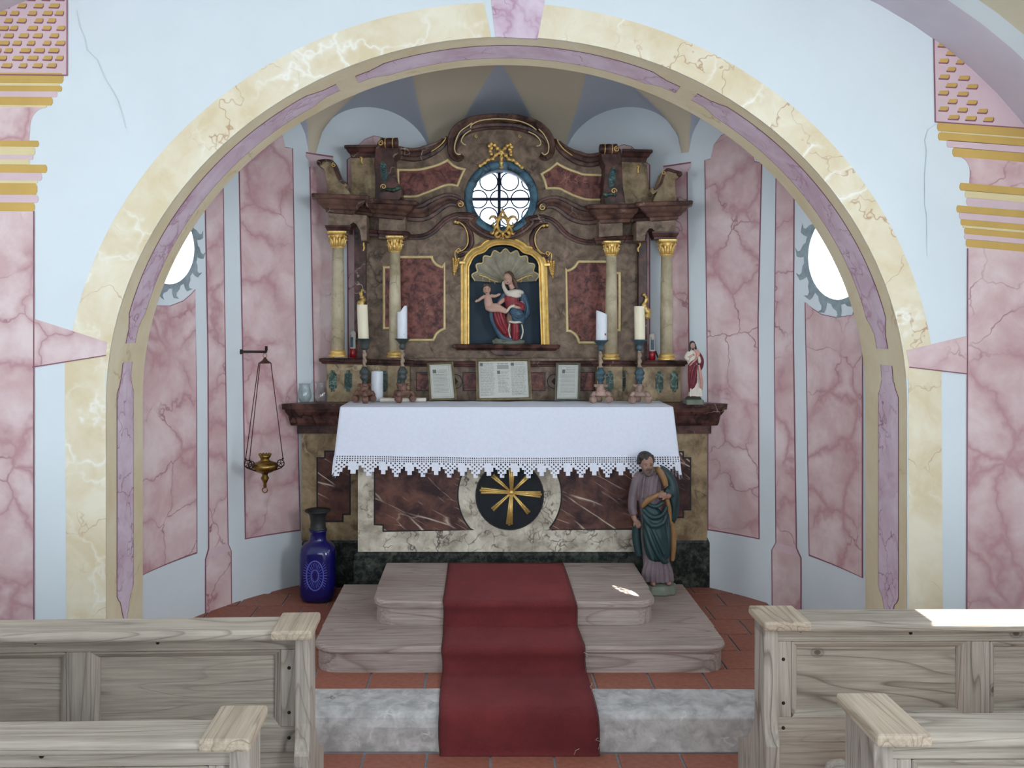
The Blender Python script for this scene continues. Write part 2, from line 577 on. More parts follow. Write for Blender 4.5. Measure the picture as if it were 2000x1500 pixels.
def glass(name, col, refr=0.0, tr=0.9, rough=0.05):
    m, nt, bs = newmat(name)
    out = nt.nodes['Material Output']
    t = nd(nt, 'ShaderNodeBsdfTransparent')
    t.inputs[0].default_value = col
    g = nd(nt, 'ShaderNodeBsdfGlossy')
    g.inputs['Roughness'].default_value = rough
    lw = nd(nt, 'ShaderNodeLayerWeight')
    lw.inputs[0].default_value = 0.35
    mx = nd(nt, 'ShaderNodeMixShader')
    fac = mth(nt, 'MULTIPLY', lw.outputs['Facing'], 1 - tr)
    fac = mth(nt, 'ADD', fac, 0.04)
    nt.links.new(fac, mx.inputs[0])
    nt.links.new(t.outputs[0], mx.inputs[1])
    nt.links.new(g.outputs[0], mx.inputs[2])
    nt.links.new(mx.outputs[0], out.inputs[0])
    return m


M['pane'] = glass('window_glass', (0.96, 0.98, 1.0, 1), tr=0.95)
M['clear'] = glass('clear_glass', (0.95, 0.97, 0.97, 1), tr=0.72, rough=0.03)
M['redglass'] = plain('red_votive_glass', S(150, 18, 30), 0.2, 0, 0.05)

# cobalt bottle glass
m, nt, bs = newmat('cobalt_glass')
bs.inputs['Base Color'].default_value = S(20, 20, 92)
bs.inputs['Roughness'].default_value = 0.18
bs.inputs['Coat Weight'].default_value = 0.4
M['cobalt'] = m
M['cobaltlight'] = plain('cobalt_relief', S(96, 106, 205), 0.3, 0, 0.1, 30)

# red carpet
m, nt, bs = newmat('red_carpet_pile')
v = coords(nt)
n1 = noise(nt, v, 3.5, 5, 0.65)
n2 = noise(nt, coords(nt, (1 / 300, 1 / 60, 1 / 60)), 2.0, 3, 0.6)
c = ramp(nt, n1.outputs[0], [(0.3, S(82, 24, 28)), (0.7, S(122, 44, 44))])
c = mix(nt, 0.35, c, ramp(nt, n2.outputs[0], [(0.3, S(60, 18, 22)), (0.7, S(122, 48, 48))]))
nt.links.new(c, bs.inputs['Base Color'])
bs.inputs['Roughness'].default_value = 1.0
bs.inputs['Sheen Weight'].default_value = 0.25
bs.inputs['Sheen Tint'].default_value = S(200, 90, 90)
n3 = noise(nt, v, 260, 2, 0.5)
bump(nt, bs, n3.outputs[0], 0.5, 0.004)
M['carpet'] = m

# terracotta tiles, each a little different
m, nt, bs = newmat('terracotta')
v = coords(nt)
oi = nd(nt, 'ShaderNodeObjectInfo')
n1 = noise(nt, v, 9, 5, 0.6)
c = ramp(nt, n1.outputs[0], [(0.3, S(142, 84, 66)), (0.7, S(170, 108, 86))])
c = mix(nt, mth(nt, 'MULTIPLY', oi.outputs['Random'], 0.35), c, S(124, 72, 60))
nt.links.new(c, bs.inputs['Base Color'])
bs.inputs['Roughness'].default_value = 0.6
bump(nt, bs, n1.outputs[0], 0.1, 0.004)
M['tile'] = m

# vault paint: beige ribs, grey webs (attribute 'rib' is painted on the vault as its pattern)
m, nt, bs = newmat('vault_paint')
at = nd(nt, 'ShaderNodeAttribute', attribute_name='rib')
c = ramp(nt, at.outputs['Fac'], [(0.494, S(186, 190, 200)), (0.506, S(206, 192, 168))])
nt.links.new(c, bs.inputs['Base Color'])
bs.inputs['Roughness'].default_value = 0.9
M['vault'] = m

# ================================================================== THE SETTING
FZ, UZ = 0.0, 0.16               # nave floor, raised chancel floor
AX, AY, AR = 0.10, 3.75, 1.78    # apse: centre and radius of its curved wall
YF, YB = 3.70, 4.10              # chancel arch wall, front and back face
ECX, EA, EZ, EB = 0.105, 1.703, 1.346, 1.563   # inner curve of the arch
OCX, OA, OB = 0.080, 1.850, 1.708              # outer edge of its painted band


def flatmesh(name, tri_polys, mat, parent=None):
    mb = MB()
    for vs, fs in tri_polys:
        mb.add(vs, fs)
    return mb.build(name, mat, parent, fix=False)


# ---- floors and tiles
fb = MB().box(-3.1, 2.6, -3.0, 3.45, -0.12, -0.006)
floor = struct(fb.build('floor', M['grout']))
fb = MB().box(-2.2, 2.4, 3.60, 5.75, 0.0, UZ - 0.006)
floor2 = struct(fb.build('floor', M['grout']))
tile_me = None


def tile(parent, x, y, z, w, d):
    global tile_me
    if tile_me is None:
        b = MB().box(-0.5, 0.5, -0.5, 0.5, -0.012, 0.0)
        o = b.build('tile', M['tile'], None)
        tile_me = o.data
        bpy.data.objects.remove(o)
    o = bpy.data.objects.new('tile', tile_me)
    o.scale = (w, d, 1)
    o.location = (x, y, z)
    o.parent = parent
    COL.objects.link(o)


TW, TD, G = 0.2475, 0.215, 0.011
for r in range(7):
    y1 = 3.425 - r * TD
    for c in range(-1, 7):
        x = -0.585 + (c + (0.5 if r % 2 else 0.0)) * TW
        if -0.9 < x < 1.15:
            tile(floor, x, y1 - TD / 2, 0.0, TW - G, TD - G)
TW2 = 0.241
for r in range(9):
    y1 = 3.643 + r * TD
    for c in range(-8, 10):
        x = 0.12 + (c + (0.5 if r % 2 else 0.0)) * TW2
        y = y1 + TD / 2
        hid = -0.55 < x < 0.9 and y > 3.98
        if math.hypot(x - AX, max(0, y - AY)) < AR + 0.12 and not hid and (y > 4.05 or abs(x - 0.1) < 1.6):
            tile(floor2, x, y, UZ, TW2 - G, TD - G)

# ---- chancel arch wall
op = [(ECX - EA, -0.1)]
N = 64
for i in range(N + 1):
    t = math.pi - math.pi * i / N
    op.append((ECX + EA * math.cos(t), EZ + EB * math.sin(t)))
op.append((ECX + EA, -0.1))
outl = [(-3.15, -0.1), (-3.15, 3.75), (2.65, 3.75), (2.65, -0.1)] + op[::-1]
wall_front = struct(MB().prism(outl, YF, YB).build('wall_front', M['plaster']))


def paint(name, pts, mat, off=0.0022, parent=None):
    """flat wall painting on the arch wall, traced in photo pixels"""
    q = [(P(a, b, YF).x, P(a, b, YF).z) for a, b in pts]
    return MB().prism(q, YF - off, YF + 0.01).build(name, mat, parent or wall_front)


def strip(name, pts, w, mat, off=0.003):
    pts = [P(a, b, YF - off) for a, b in pts]
    ww = w * YF / F / 2
    return MB().sweep(pts, [(-ww, 0), (-ww, 0.0005), (ww, 0.0005), (ww, 0)]).build(name, mat, wall_front)


# arch band
def ring_band(name, t0, t1, mat, off):
    mb = MB()
    n = 60
    vs, fs = [], []
    for i in range(n + 1):
        t = math.radians(t0 + (t1 - t0) * i / n)
        for cx, a, b in ((ECX, EA, EB), (OCX, OA, OB)):
            for y in (YF - off, YF + 0.01):
                vs.append((cx + a * math.cos(t), y, EZ + b * math.sin(t)))
    for i in range(n):
        k = 4 * i
        fs += [(k, k + 4, k + 6, k + 2), (k, k + 1, k + 5, k + 4), (k + 2, k + 6, k + 7, k + 3)]
    mb.add(vs, fs)
    return mb.build(name, mat, wall_front)


ring_band('painted_arch_band', 4.0, 86.3, M['cream'], 0.0016)
ring_band('painted_arch_band', 92.2, 175.0, M['cream'], 0.0016)
paint('painted_keystone', [(954, -40), (968, 72), (1050, 76), (1072, -40)], M['lilac'], 0.003)
paint('painted_pier', [(127, 690), (207, 680), (207, 1345), (131, 1345)], M['cream'])
paint('painted_pier', [(1774, 700), (1838, 710), (1842, 1345), (1774, 1345)], M['cream'])
paint('painted_impost', [(65, 622), (209, 668), (207, 694), (63, 717)], M['pink'], 0.003)
paint('painted_impost', [(1770, 684), (1892, 655), (1888, 730), (1776, 717)], M['pink'], 0.003)
strip('painted_line', [(63, 717), (207, 694)], 2, M['line'], 0.004)
strip('painted_line', [(1776, 717), (1888, 730)], 2, M['line'], 0.004)
paint('painted_pilaster', [(-480, 405), (66, 405), (66, 1345), (-480, 1345)], M['pink'])
paint('painted_pilaster', [(1889, 478), (2160, 500), (2160, 1345), (1887, 1345)], M['pink'])
strip('painted_line', [(66, 412), (66, 1340)], 2.5, M['line'])
strip('painted_line', [(1890, 485), (1888, 1340)], 2.5, M['line'])

# painted capital mouldings, left: (y0, y1, right end, colour); right: (y0, y1, left end, colour)
CAPL = [(143, 163, 124, 'ochre'), (163, 168, 116, 'ochre_pale'), (168, 179, 121, 'ochre'), (179, 190, 112, 'palepink'), (190, 206, 103, 'ochre'),
        (206, 210, 92, 'ochre_pale'), (275, 287, 76, 'ochre'), (287, 303, 69, 'ochre_pale'), (303, 312, 65, 'palepink'), (312, 322, 58, 'ochre_pale'),
        (322, 338, 92, 'ochre'), (338, 353, 82, 'palepink'), (353, 358, 74, 'ochre_pale'), (358, 381, 73, 'ochre'), (381, 396, 75, 'palepink'), (396, 413, 68, 'ochre')]
CAPR = [(239, 256, 1830, 'ochre'), (256, 259, 1838, 'ochre_pale'), (259, 274, 1832, 'ochre'), (274, 288, 1849, 'palepink'), (288, 306, 1860, 'ochre'),
        (357, 372, 1874, 'ochre'), (372, 386, 1884, 'ochre_pale'), (386, 401, 1887, 'palepink'), (401, 415, 1868, 'ochre'), (415, 428, 1873, 'palepink'),
        (428, 440, 1876, 'ochre'), (440, 445, 1880, 'ochre_pale'), (445, 457, 1883, 'ochre'), (457, 467, 1883, 'palepink'), (467, 482, 1886, 'ochre')]
for y0, y1, xr, mt in CAPL:
    h = (y1 - y0) * 0.3
    paint('painted_moulding', [(-480, y0 - 4), (xr - h * 0.5, y0), (xr, y0 + h), (xr, y1 - h), (xr - h * 0.5, y1), (-480, y1 - 4)], M[mt], 0.003)
for y0, y1, xl, mt in CAPR:
    h = (y1 - y0) * 0.3
    paint('painted_moulding', [(2160, y0 + 24), (xl + h * 0.5, y0), (xl, y0 + h), (xl, y1 - h), (xl + h * 0.5, y1), (2160, y1 + 24)], M[mt], 0.003)
fl = [(-480, 206), (92, 208)] + [(92 - 30 * math.sin(a) - 3, 211 + 38 * (1 - math.cos(a))) for a in [k * math.pi / 16 for k in range(9)]] + [(57, 276), (-480, 276)]
paint('painted_frieze', fl, M['pink'], 0.0025)
fr = [(2160, 325), (1868, 305)] + [(1872 + 22 * math.sin(a), 307 + 30 * (1 - math.cos(a))) for a in [k * math.pi / 16 for k in range(9)]] + [(1893, 360), (2160, 378)]
paint('painted_frieze', fr, M['pink'], 0.0025)
paint('painted_panel', [(-480, -60), (131, -60), (131, 147), (-480, 141)], M['palepink'], 0.0022)
paint('painted_panel', [(1823, -60), (2160, -60), (2160, 262), (1827, 238)], M['palepink'], 0.0022)
strip('painted_line', [(131, -60), (131, 147), (-300, 143)], 2.5, M['line'])
strip('painted_line', [(1823, 30), (1827, 238), (2150, 261)], 2.5, M['line'])
dash, dash2 = MB(), MB()
rr = random.Random(3)
for side in (0, 1):
    for row in range(13):
        for c in range(12):
            if side == 0:
                y = 126 - row * 14.6
                x = 94 - c * 29 + (16 if row % 2 else 0) + rr.uniform(-4, 4)
                x1 = min(x + rr.uniform(15, 21), 127)
            else:
                y = 226 - row * 15.6
                x = 1833 + c * 37 - rr.uniform(-3, 3) + (17 if row % 2 == 0 else 0)
                y += (x - 1830) * 0.06
                x1 = x + rr.uniform(16, 22)
            if y < -20 or x1 - x < 6 or (side == 1 and (y < 62 + (x - 1826) ** 1.25 * 0.52)):
                continue
            pts = [(x, y + 4.5), (x + 3, y - 2.5), (x1, y - 3), (x1 - 1, y + 3), (x1 - 4, y + 5)]
            dash.prism_px(pts, YF - 0.0034, YF)
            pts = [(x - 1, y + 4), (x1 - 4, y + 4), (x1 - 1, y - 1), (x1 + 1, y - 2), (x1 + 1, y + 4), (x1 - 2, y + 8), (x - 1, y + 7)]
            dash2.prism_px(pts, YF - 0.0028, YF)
dash.build('painted_dashes', M['ochre'], wall_front)
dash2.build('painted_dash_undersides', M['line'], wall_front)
strip('plaster_crack', [(1828, 242), (1812, 254), (1806, 274), (1810, 296), (1806, 340), (1806, 400), (1810, 420), (1811, 500)], 1.0, M['crack'])
strip('plaster_crack', [(150, 20), (156, 52), (166, 74), (170, 98), (190, 116), (204, 152), (222, 180), (232, 200), (246, 250)], 0.8, M['crack'])

# soffit and jambs of the arch: cream paint with lilac panels
TAB = [(0.0, math.pi)]
for k in range(1, 401):
    t0, t1 = TAB[-1][1], math.pi - math.pi * k / 400
    TAB.append((TAB[-1][0] + math.hypot(EA * (math.cos(t1) - math.cos(t0)), EB * (math.sin(t1) - math.sin(t0))), t1))
SL = TAB[-1][0]


def sof(s, off):
    """length along the inner face: <0 left jamb, 0..SL the curve, >SL right jamb; returns x, z"""
    if s < 0:
        return (ECX - EA + off, EZ + s)
    if s > SL:
        return (ECX + EA - off, EZ - (s - SL))
    k = min(range(0, 401), key=lambda i: abs(TAB[i][0] - s))
    t = TAB[k][1]
    if 0 < k < 400:
        j = k + 1 if s > TAB[k][0] else k - 1
        f = (s - TAB[k][0]) / (TAB[j][0] - TAB[k][0])
        t += (TAB[j][1] - t) * f
    return (ECX + (EA - off) * math.cos(t), EZ + (EB - off) * math.sin(t))


def s_at(deg):
    """length along the curve at an ellipse angle (180 left springing, 0 right)"""
    return min(TAB, key=lambda q: abs(q[1] - math.radians(deg)))[0]


def sof_strip(name, prof, mat, off):
    vs, fs = [], []
    for s, y0, y1 in prof:
        x, z = sof(s, off)
        vs += [(x, y0, z), (x, y1, z)]
    for i in range(len(prof) - 1):
        fs.append((2 * i, 2 * i + 1, 2 * i + 3, 2 * i + 2))
    return MB().add(vs, fs, True).build(name, mat, wall_front, fix=False)


sof_strip('painted_soffit', [(s, YF + 0.0005, YB - 0.0005) for s in [-EZ] + [SL * k / 90 for k in range(91)] + [SL + EZ]], M['soffit'], 0.0015)


def sof_panel(s0, s1, p0, p1, point=0):
    """panel with notched ends; point -1/1: the lower end at s0/s1 runs out to a point"""
    L, un = s1 - s0, 0.09
    ss = sorted(set([s0, s0 + un * 0.8, s0 + un * 0.81, s0 + un * 1.1, s0 + un * 1.5, s1 - un * 1.5, s1 - un * 1.1, s1 - un * 0.81, s1 - un * 0.8, s1] + [s0 + L * k / 60 for k in range(1, 60)]))
    mid, hw = (p0 + p1) / 2, (p1 - p0) / 2
    pr = []
    for s in ss:
        d = min(s - s0, s1 - s)
        w = hw
        if d < un * 0.805:
            w = hw * 0.55
        elif d < un * 1.5:
            w = hw * (0.62 + 0.38 * ((d - un * 0.8) / (un * 0.7)) ** 1.6)
        e = s - s0 if point < 0 else s1 - s
        if point and e < 0.11:
            w = hw * (0.15 + 0.5 * e / 0.11)
        pr.append((s, mid - w, mid + w))
    sof_strip('painted_panel_edge', [(s, a - 0.006, b + 0.006) for s, a, b in pr], M['line'], 0.0022)
    sof_strip('painted_panel', pr, M['lilac'], 0.003)


sof_panel(-(EZ - 0.36), s_at(173.5), 3.81, 3.985, -1)
sof_panel(s_at(170.4), s_at(116), 3.81, 3.985)
sof_panel(s_at(113), s_at(63), 3.81, 3.985)
sof_panel(s_at(60.5), s_at(8.6), 3.79, 3.975)
sof_panel(s_at(6.0), SL + EZ - 0.36, 3.775, 3.96, 1)

# ---- apse wall
def ang(px, py):
    """where a sight line meets the apse wall: (degrees from the axis, height)"""
    k = (px - CX) / F
    a = 1 + k * k
    b = -2 * (k * AX + AY)
    c = AX * AX + AY * AY - AR * AR
    Y = (-b + math.sqrt(b * b - 4 * a * c)) / (2 * a)
    return math.degrees(math.atan2(k * Y - AX, Y - AY)), CZ - (py - CY) * Y / F


def cyl(u, z, off=0.0):
    t = math.radians(u)
    return (AX + (AR - off) * math.sin(t), AY + (AR - off) * math.cos(t), z)


def curved(name, poly, mat, off, parent, holes=(), step=3.0):
    """poly in (degrees, z) laid on the apse wall"""
    loops = [list(poly)] + [list(h) for h in holes]
    flat = [p for l in loops for p in l]
    tris = tessellate_polygon([[Vector((p[0] / 30, p[1], 0)) for p in l] for l in loops])
    bm = bmesh.new()
    bv = [bm.verts.new((p[0], p[1], 0)) for p in flat]
    for t in tris:
        try:
            bm.faces.new([bv[i] for i in t])
        except ValueError:
            pass
    lo, hi = min(p[0] for p in poly), max(p[0] for p in poly)
    k = math.ceil(lo / step) * step
    while k < hi:
        bmesh.ops.bisect_plane(bm, geom=bm.verts[:] + bm.edges[:] + bm.faces[:], plane_co=(k + 0.001, 0, 0), plane_no=(1, 0, 0))
        k += step
    for v in bm.verts:
        v.co = cyl(v.co.x, v.co.y, off)
    bmesh.ops.recalc_face_normals(bm, faces=bm.faces)
    me = bpy.data.meshes.new(name)
    bm.to_mesh(me)
    bm.free()
    me.polygons.foreach_set('use_smooth', [True] * len(me.polygons))
    me.materials.append(mat)
    o = bpy.data.objects.new(name, me)
    COL.objects.link(o)
    if parent:
        o.parent = parent
    return o


SPR, HL, BW, DH, WS = 2.70, 0.32, 11.2, 0.62, 0.24
BAYS = [-76.5, -51.0, -25.5, 0.0, 25.5, 51.0, 76.5]


def bay(u):
    return min(abs(u - b) for b in BAYS)


def bw(u):
    return 10.0 if abs(u) < 12.75 else 11.9


def lun(u):
    d, w = bay(u), bw(u)
    return HL * math.sqrt(max(0, 1 - (d / w) ** 2)) if d < w else 0.0


OCULI = [(-69.8, 2.078, 5.9, 0.190), (70.6, 2.035, 6.6, 0.225), (0.75, 2.487, 7.7, 0.24)]
WT = [0.27, 0.27, 0.10]
holes = []
for u, z, hw, hh in OCULI:
    holes.append([(u + hw * math.cos(t), z + hh * math.sin(t)) for t in [2 * math.pi * k / 40 for k in range(40)]])
top = [(u, SPR + lun(u)) for u in [x * 0.75 for x in range(-120, 121)]]
wall_apse = struct(curved('wall_apse', [(-90, 0.05)] + top + [(90, 0.05)], M['plaster'], 0.0, None, holes, 2.25))
for i, (u, z, hw, hh) in enumerate(OCULI):
    # splayed reveal through the thickness of the wall
    mb = MB()
    r0, r1 = [], []
    wx = math.radians(hw) * AR
    for k in range(40):
        t = 2 * math.pi * k / 40
        r0.append(cyl(u + hw * math.cos(t), z + hh * math.sin(t)))
        c = Vector(cyl(u, z + hh * 0.97 * math.sin(t), -WT[i]))
        tv = Vector((math.cos(math.radians(u)), -math.sin(math.radians(u)), 0))
        r1.append(c + tv * wx * 0.97 * math.cos(t))
    mb.rings([r0, r1], cap=False)
    mb.build('window_reveal', M['plaster'], wall_apse, fix=False)
    # the window: round iron frame, glass, bars, lead cames
    c = Vector(cyl(u, z, -WT[i] + 0.012))
    nv = Vector((math.sin(math.radians(u)), math.cos(math.radians(u)), 0))
    tv = Vector((math.cos(math.radians(u)), -math.sin(math.radians(u)), 0))
    up = Vector((0, 0, 1))
    rim = [c + tv * wx * 0.97 * math.cos(a) + up * hh * 0.97 * math.sin(a) for a in [2 * math.pi * k / 40 for k in range(41)]]
    win = struct(MB().tube(rim, 0.009, 6).build('window_%d' % (i + 1), M['ironbar']))
    mb = MB()
    ring = rim[:-1]
    mb.add(ring + [p + nv * 0.004 for p in ring], [tuple(range(40)), tuple(range(79, 39, -1))])
    mb.build('pane', M['pane'], win)
    c2 = c + (tv * (-0.012) + up * 0.006 if i == 2 else tv * 0.0)
    MB().tube([c2 - up * hh * 0.96, c2 + up * hh * 0.96], 0.0105 if i == 2 else 0.007, 6).build('window_bar', M['ironbar'], win)
    MB().tube([c2 - tv * wx * 0.96, c2 + tv * wx * 0.96], 0.0105 if i == 2 else 0.007, 6).build('window_bar', M['ironbar'], win)
    rl = 0.0577
    for bb in range(-2, 3):
        for a in range(-2, 3):
            q = c2 + tv * ((a + (0.5 if bb % 2 else 0)) * 0.135) + up * (bb * 0.112)
            seg = []
            for k in range(26):
                t = 2 * math.pi * k / 24
                p = q + tv * rl * math.cos(t) + up * rl * math.sin(t) - nv * 0.004
                d = p - c
                if k < 25 and (d.dot(tv) / wx) ** 2 + (d.z / hh) ** 2 < 0.93:
                    seg.append(p)
                else:
                    if len(seg) > 2:
                        MB().tube(seg, 0.0042 if i == 2 else 0.005, 5).build('lead_came', M['came'], win)
                    seg = []

# vault of the apse: half dome with pointed webs over each bay
vs, fs, rib = [], [], []
NU, NR = 240, 46
for i in range(NU + 1):
    u = -90 + 180 * i / NU
    d = bay(u)
    for j in range(NR + 1):
        r = AR * (1 - j / NR)
        dome = SPR + DH * math.sqrt(max(0, 1 - (r / AR) ** 2))
        web = SPR + lun(u) + WS * (AR - r) if d < bw(u) else SPR - (d - bw(u)) * 0.08
        z = max(dome, web)
        t = math.radians(u)
        vs.append((AX + r * math.sin(t), AY + r * math.cos(t), z))
        rib.append(min(1, max(0, 0.5 + (dome - web) * 3)))
for i in range(NU):
    for j in range(NR):
        a = i * (NR + 1) + j
        fs.append((a, a + 1, a + NR + 2, a + NR + 1))
ceil_apse = struct(MB().add(vs, fs, True).build('ceiling', M['vault'], fix=False))
at_ = ceil_apse.data.attributes.new('rib', 'FLOAT', 'POINT')
at_.data.foreach_set('value', rib)

# painting on the apse wall
def apaint(name, pts, mat, off=0.002):
    return curved(name, [ang(a, b) for a, b in pts], mat, off, wall_apse)


def framed(name, pts, mat='pink', w=2.2, sx=1):
    """painted panel with a dark line along its left, lower and right edge"""
    apaint('painted_panel_edge', [(a + (-w if k in ('l', 'bl') else w if k in ('r', 'br') else 0), b + (w * 1.2 if k in ('bl', 'br', 'b') else -w * 0.6 if k == 't' else 0)) for a, b, k in pts], M['line'], 0.0015)
    apaint(name, [(a, b) for a, b, k in pts], M[mat], 0.003)


framed('painted_panel', [(467, 300, 'l'), (480, 298, 't'), (488, 270, 't'), (502, 250, 't'), (520, 242, 't'), (540, 250, 't'), (552, 268, 't'), (557, 288, 't'), (570, 290, 'r'), (577, 700, 'r'), (585, 1034, 'br'), (480, 1051, 'bl'), (476, 760, 'l')])
framed('painted_panel', [(1378, 313, 'l'), (1388, 311, 't'), (1394, 285, 't'), (1408, 266, 't'), (1430, 256, 't'), (1452, 264, 't'), (1466, 288, 't'), (1474, 316, 't'), (1487, 318, 'r'), (1480, 620, 'r'), (1482, 1051, 'br'), (1384, 1033, 'bl'), (1384, 800, 'l')])
framed('painted_pilaster', [(399, 270, 'l'), (433, 262, 'r'), (438, 650, 'r'), (444, 1062, 'r'), (450, 1076, 'r'), (451, 1215, 'br'), (402, 1232, 'bl'), (402, 1092, 'l'), (408, 1072, 'l'), (407, 700, 'l')])
framed('painted_pilaster', [(1518, 270, 'l'), (1551, 270, 'r'), (1549, 660, 'r'), (1555, 1070, 'r'), (1564, 1090, 'r'), (1564, 1232, 'br'), (1510, 1215, 'bl'), (1509, 1074, 'l'), (1517, 1060, 'l'), (1514, 660, 'l')])
apaint('painted_pilaster_base', [(408, 1072), (444, 1062), (450, 1076), (402, 1091)], M['palepink'], 0.004)
apaint('painted_pilaster_base', [(1517, 1060), (1555, 1070), (1563, 1089), (1510, 1073)], M['palepink'], 0.004)
framed('painted_panel', [(268, 591, 'l'), (305, 598, 't'), (332, 598, 't'), (358, 588, 't'), (372, 576, 't'), (381, 566, 't'), (382.5, 800, 'r'), (383, 1078, 'br'), (262, 1130, 'bl')])
framed('painted_panel', [(1574, 590, 'l'), (1588, 604, 't'), (1606, 615, 't'), (1635, 621, 't'), (1664, 616, 't'), (1685, 603, 't'), (1684.5, 800, 'r'), (1684, 1127, 'br'), (1582, 1083, 'bl'), (1578, 800, 'l')])
framed('painted_pilaster', [(606, 326, 'l'), (646, 322, 'r'), (652, 800, 'r'), (615, 800, 'l')])
framed('painted_pilaster', [(1303, 332, 'l'), (1341, 334, 'r'), (1346, 800, 'r'), (1306, 800, 'l')])
apaint('painted_capital', [(597, 299), (650, 308), (650, 326), (604, 326), (603, 314), (597, 306)], M['palepink'], 0.004)
apaint('painted_capital', [(1296, 326), (1350, 318), (1350, 327), (1344, 336), (1302, 340), (1296, 334)], M['palepink'], 0.004)
apaint('painted_line', [(597, 297), (650, 305), (650, 308), (597, 300)], M['line'], 0.005)
apaint('painted_line', [(1296, 324), (1350, 316), (1350, 319), (1296, 327)], M['line'], 0.005)
framed('painted_niche_back', [(681, 700, 'bl'), (679, 312, 'l'), (690, 304, 'l'), (698, 286, 't'), (712, 273, 't'), (730, 266, 't'), (748, 270, 't'), (750, 700, 'br')])
framed('painted_niche_back', [(1205, 700, 'bl'), (1204, 288, 't'), (1218, 283, 't'), (1234, 287, 't'), (1246, 299, 't'), (1252, 310, 'r'), (1268, 322, 'r'), (1268, 700, 'br')])
for i, (u, z, hw, hh) in enumerate(OCULI[:2]):
    mb = MB()
    n = 15
    pts = []
    for k in range(n):
        a0 = 2 * math.pi * k / n
        for da, s in ((0.0, 1.16), (0.10, 1.22), (0.20, 1.38), (0.34, 1.52), (0.30, 1.36), (0.33, 1.24), (0.38, 1.16)):
            a = a0 + (da if i else -da) * 1.05
            pts.append((u + hw * s * math.cos(a), z + hh * s * math.sin(a)))
    if i == 0:
        pts = pts
    # build each flame tongue separately, over a ring
    ringo = [(u + hw * 1.14 * math.cos(t), z + hh * 1.12 * math.sin(t)) for t in [2 * math.pi * k / 48 for k in range(48)]]
    ringi = [(u + hw * 1.005 * math.cos(t), z + hh * 1.005 * math.sin(t)) for t in [2 * math.pi * k / 48 for k in range(48)]]
    curved('painted_ring', ringo, M['flame'], 0.002, wall_apse, [ringi])
    sg = 1 if i else -1
    for k in range(n):
        a0 = 2 * math.pi * k / n
        L = []
        for da, s in ((-0.15, 1.08), (-0.04, 1.2), (0.07, 1.26), (0.09, 1.34), (0.03, 1.44), (0.18, 1.37), (0.20, 1.25), (0.19, 1.08)):
            a = a0 + da * sg
            L.append((u + hw * s * math.cos(a), z + hh * s * math.sin(a)))
        curved('painted_flame', L, M['flame'], 0.003, wall_apse)

# ---- nave: transverse vault band, side walls, ceiling, back wall
def prof(n=40):
    pts = []
    for i in range(n + 1):
        t = math.pi * i / n
        cx, a = 0.10, (2.45 if t < math.pi / 2 else 3.2)
        pts.append((cx + a * math.cos(t), 1.843 + 1.58 * math.sin(t)))
    return pts


pv = prof()


def vband(name, y0, y1, mat, parent=None):
    vs, fs = [], []
    for x, z in pv:
        vs += [(x, y0, z), (x, y1, z)]
    for i in range(len(pv) - 1):
        fs.append((2 * i, 2 * i + 1, 2 * i + 3, 2 * i + 2))
    return MB().add(vs, fs, True).build(name, mat, parent, fix=False)


ceil_band = struct(vband('ceiling', 3.42, 3.70, M['bandpink']))
vband('vault_stripe', 3.31, 3.42, M['plaster'], ceil_band)
vband('vault_stripe', 2.98, 3.31, M['beige'], ceil_band)
sp = [(2.56, 1.843)] + pv + [(-3.10, 1.843), (-3.15, 3.6), (2.60, 3.6)]
struct(MB().prism([p for p in pv] + [(-3.12, 3.60), (2.58, 3.60)], 2.90, 2.98).build('trim_1', M['plaster']))
struct(MB().box(-3.2, 2.7, -3.1, 3.0, 3.56, 3.66).build('ceiling', M['plaster']))
# right wall with the window the sun comes through
wr = MB()
wr.box(2.55, 2.75, -3.0, -0.82, -0.1, 3.6).box(2.55, 2.75, 0.22, 2.27, -0.1, 3.6).box(2.55, 2.75, 2.97, 3.72, -0.1, 3.6)
wr.box(2.55, 2.75, 2.27, 2.97, -0.1, 1.90).box(2.55, 2.75, 2.27, 2.97, 2.90, 3.6).box(2.55, 2.75, -0.82, 0.22, -0.1, 1.52).box(2.55, 2.75, -0.82, 0.22, 2.78, 3.6)
struct(wr.build('wall_right', M['plaster']))
w4 = MB().box(2.64, 2.68, 2.27, 2.30, 1.9, 2.9).box(2.64, 2.68, 2.94, 2.97, 1.9, 2.9).box(2.64, 2.68, 2.3, 2.94, 1.9, 1.93).box(2.64, 2.68, 2.3, 2.94, 2.87, 2.9)
win4 = struct(w4.build('window_4', M['wood']))
MB().box(2.655, 2.660, 2.3, 2.94, 1.93, 2.87).build('pane', M['pane'], win4)
wl = MB()
wl.box(-3.3, -3.1, -3.0, 1.25, -0.1, 3.6).box(-3.3, -3.1, 2.25, 3.72, -0.1, 3.6).box(-3.3, -3.1, 1.25, 2.25, -0.1, 1.55).box(-3.3, -3.1, 1.25, 2.25, 2.75, 3.6)
struct(wl.build('wall_left', M['plaster']))
wb = MB()
wb.box(-3.3, -1.3, -3.1, -3.0, -0.1, 3.6).box(0.9, 2.75, -3.1, -3.0, -0.1, 3.6).box(-1.3, 0.9, -3.1, -3.0, 3.05, 3.6)
struct(wb.build('wall_back', M['plaster']))

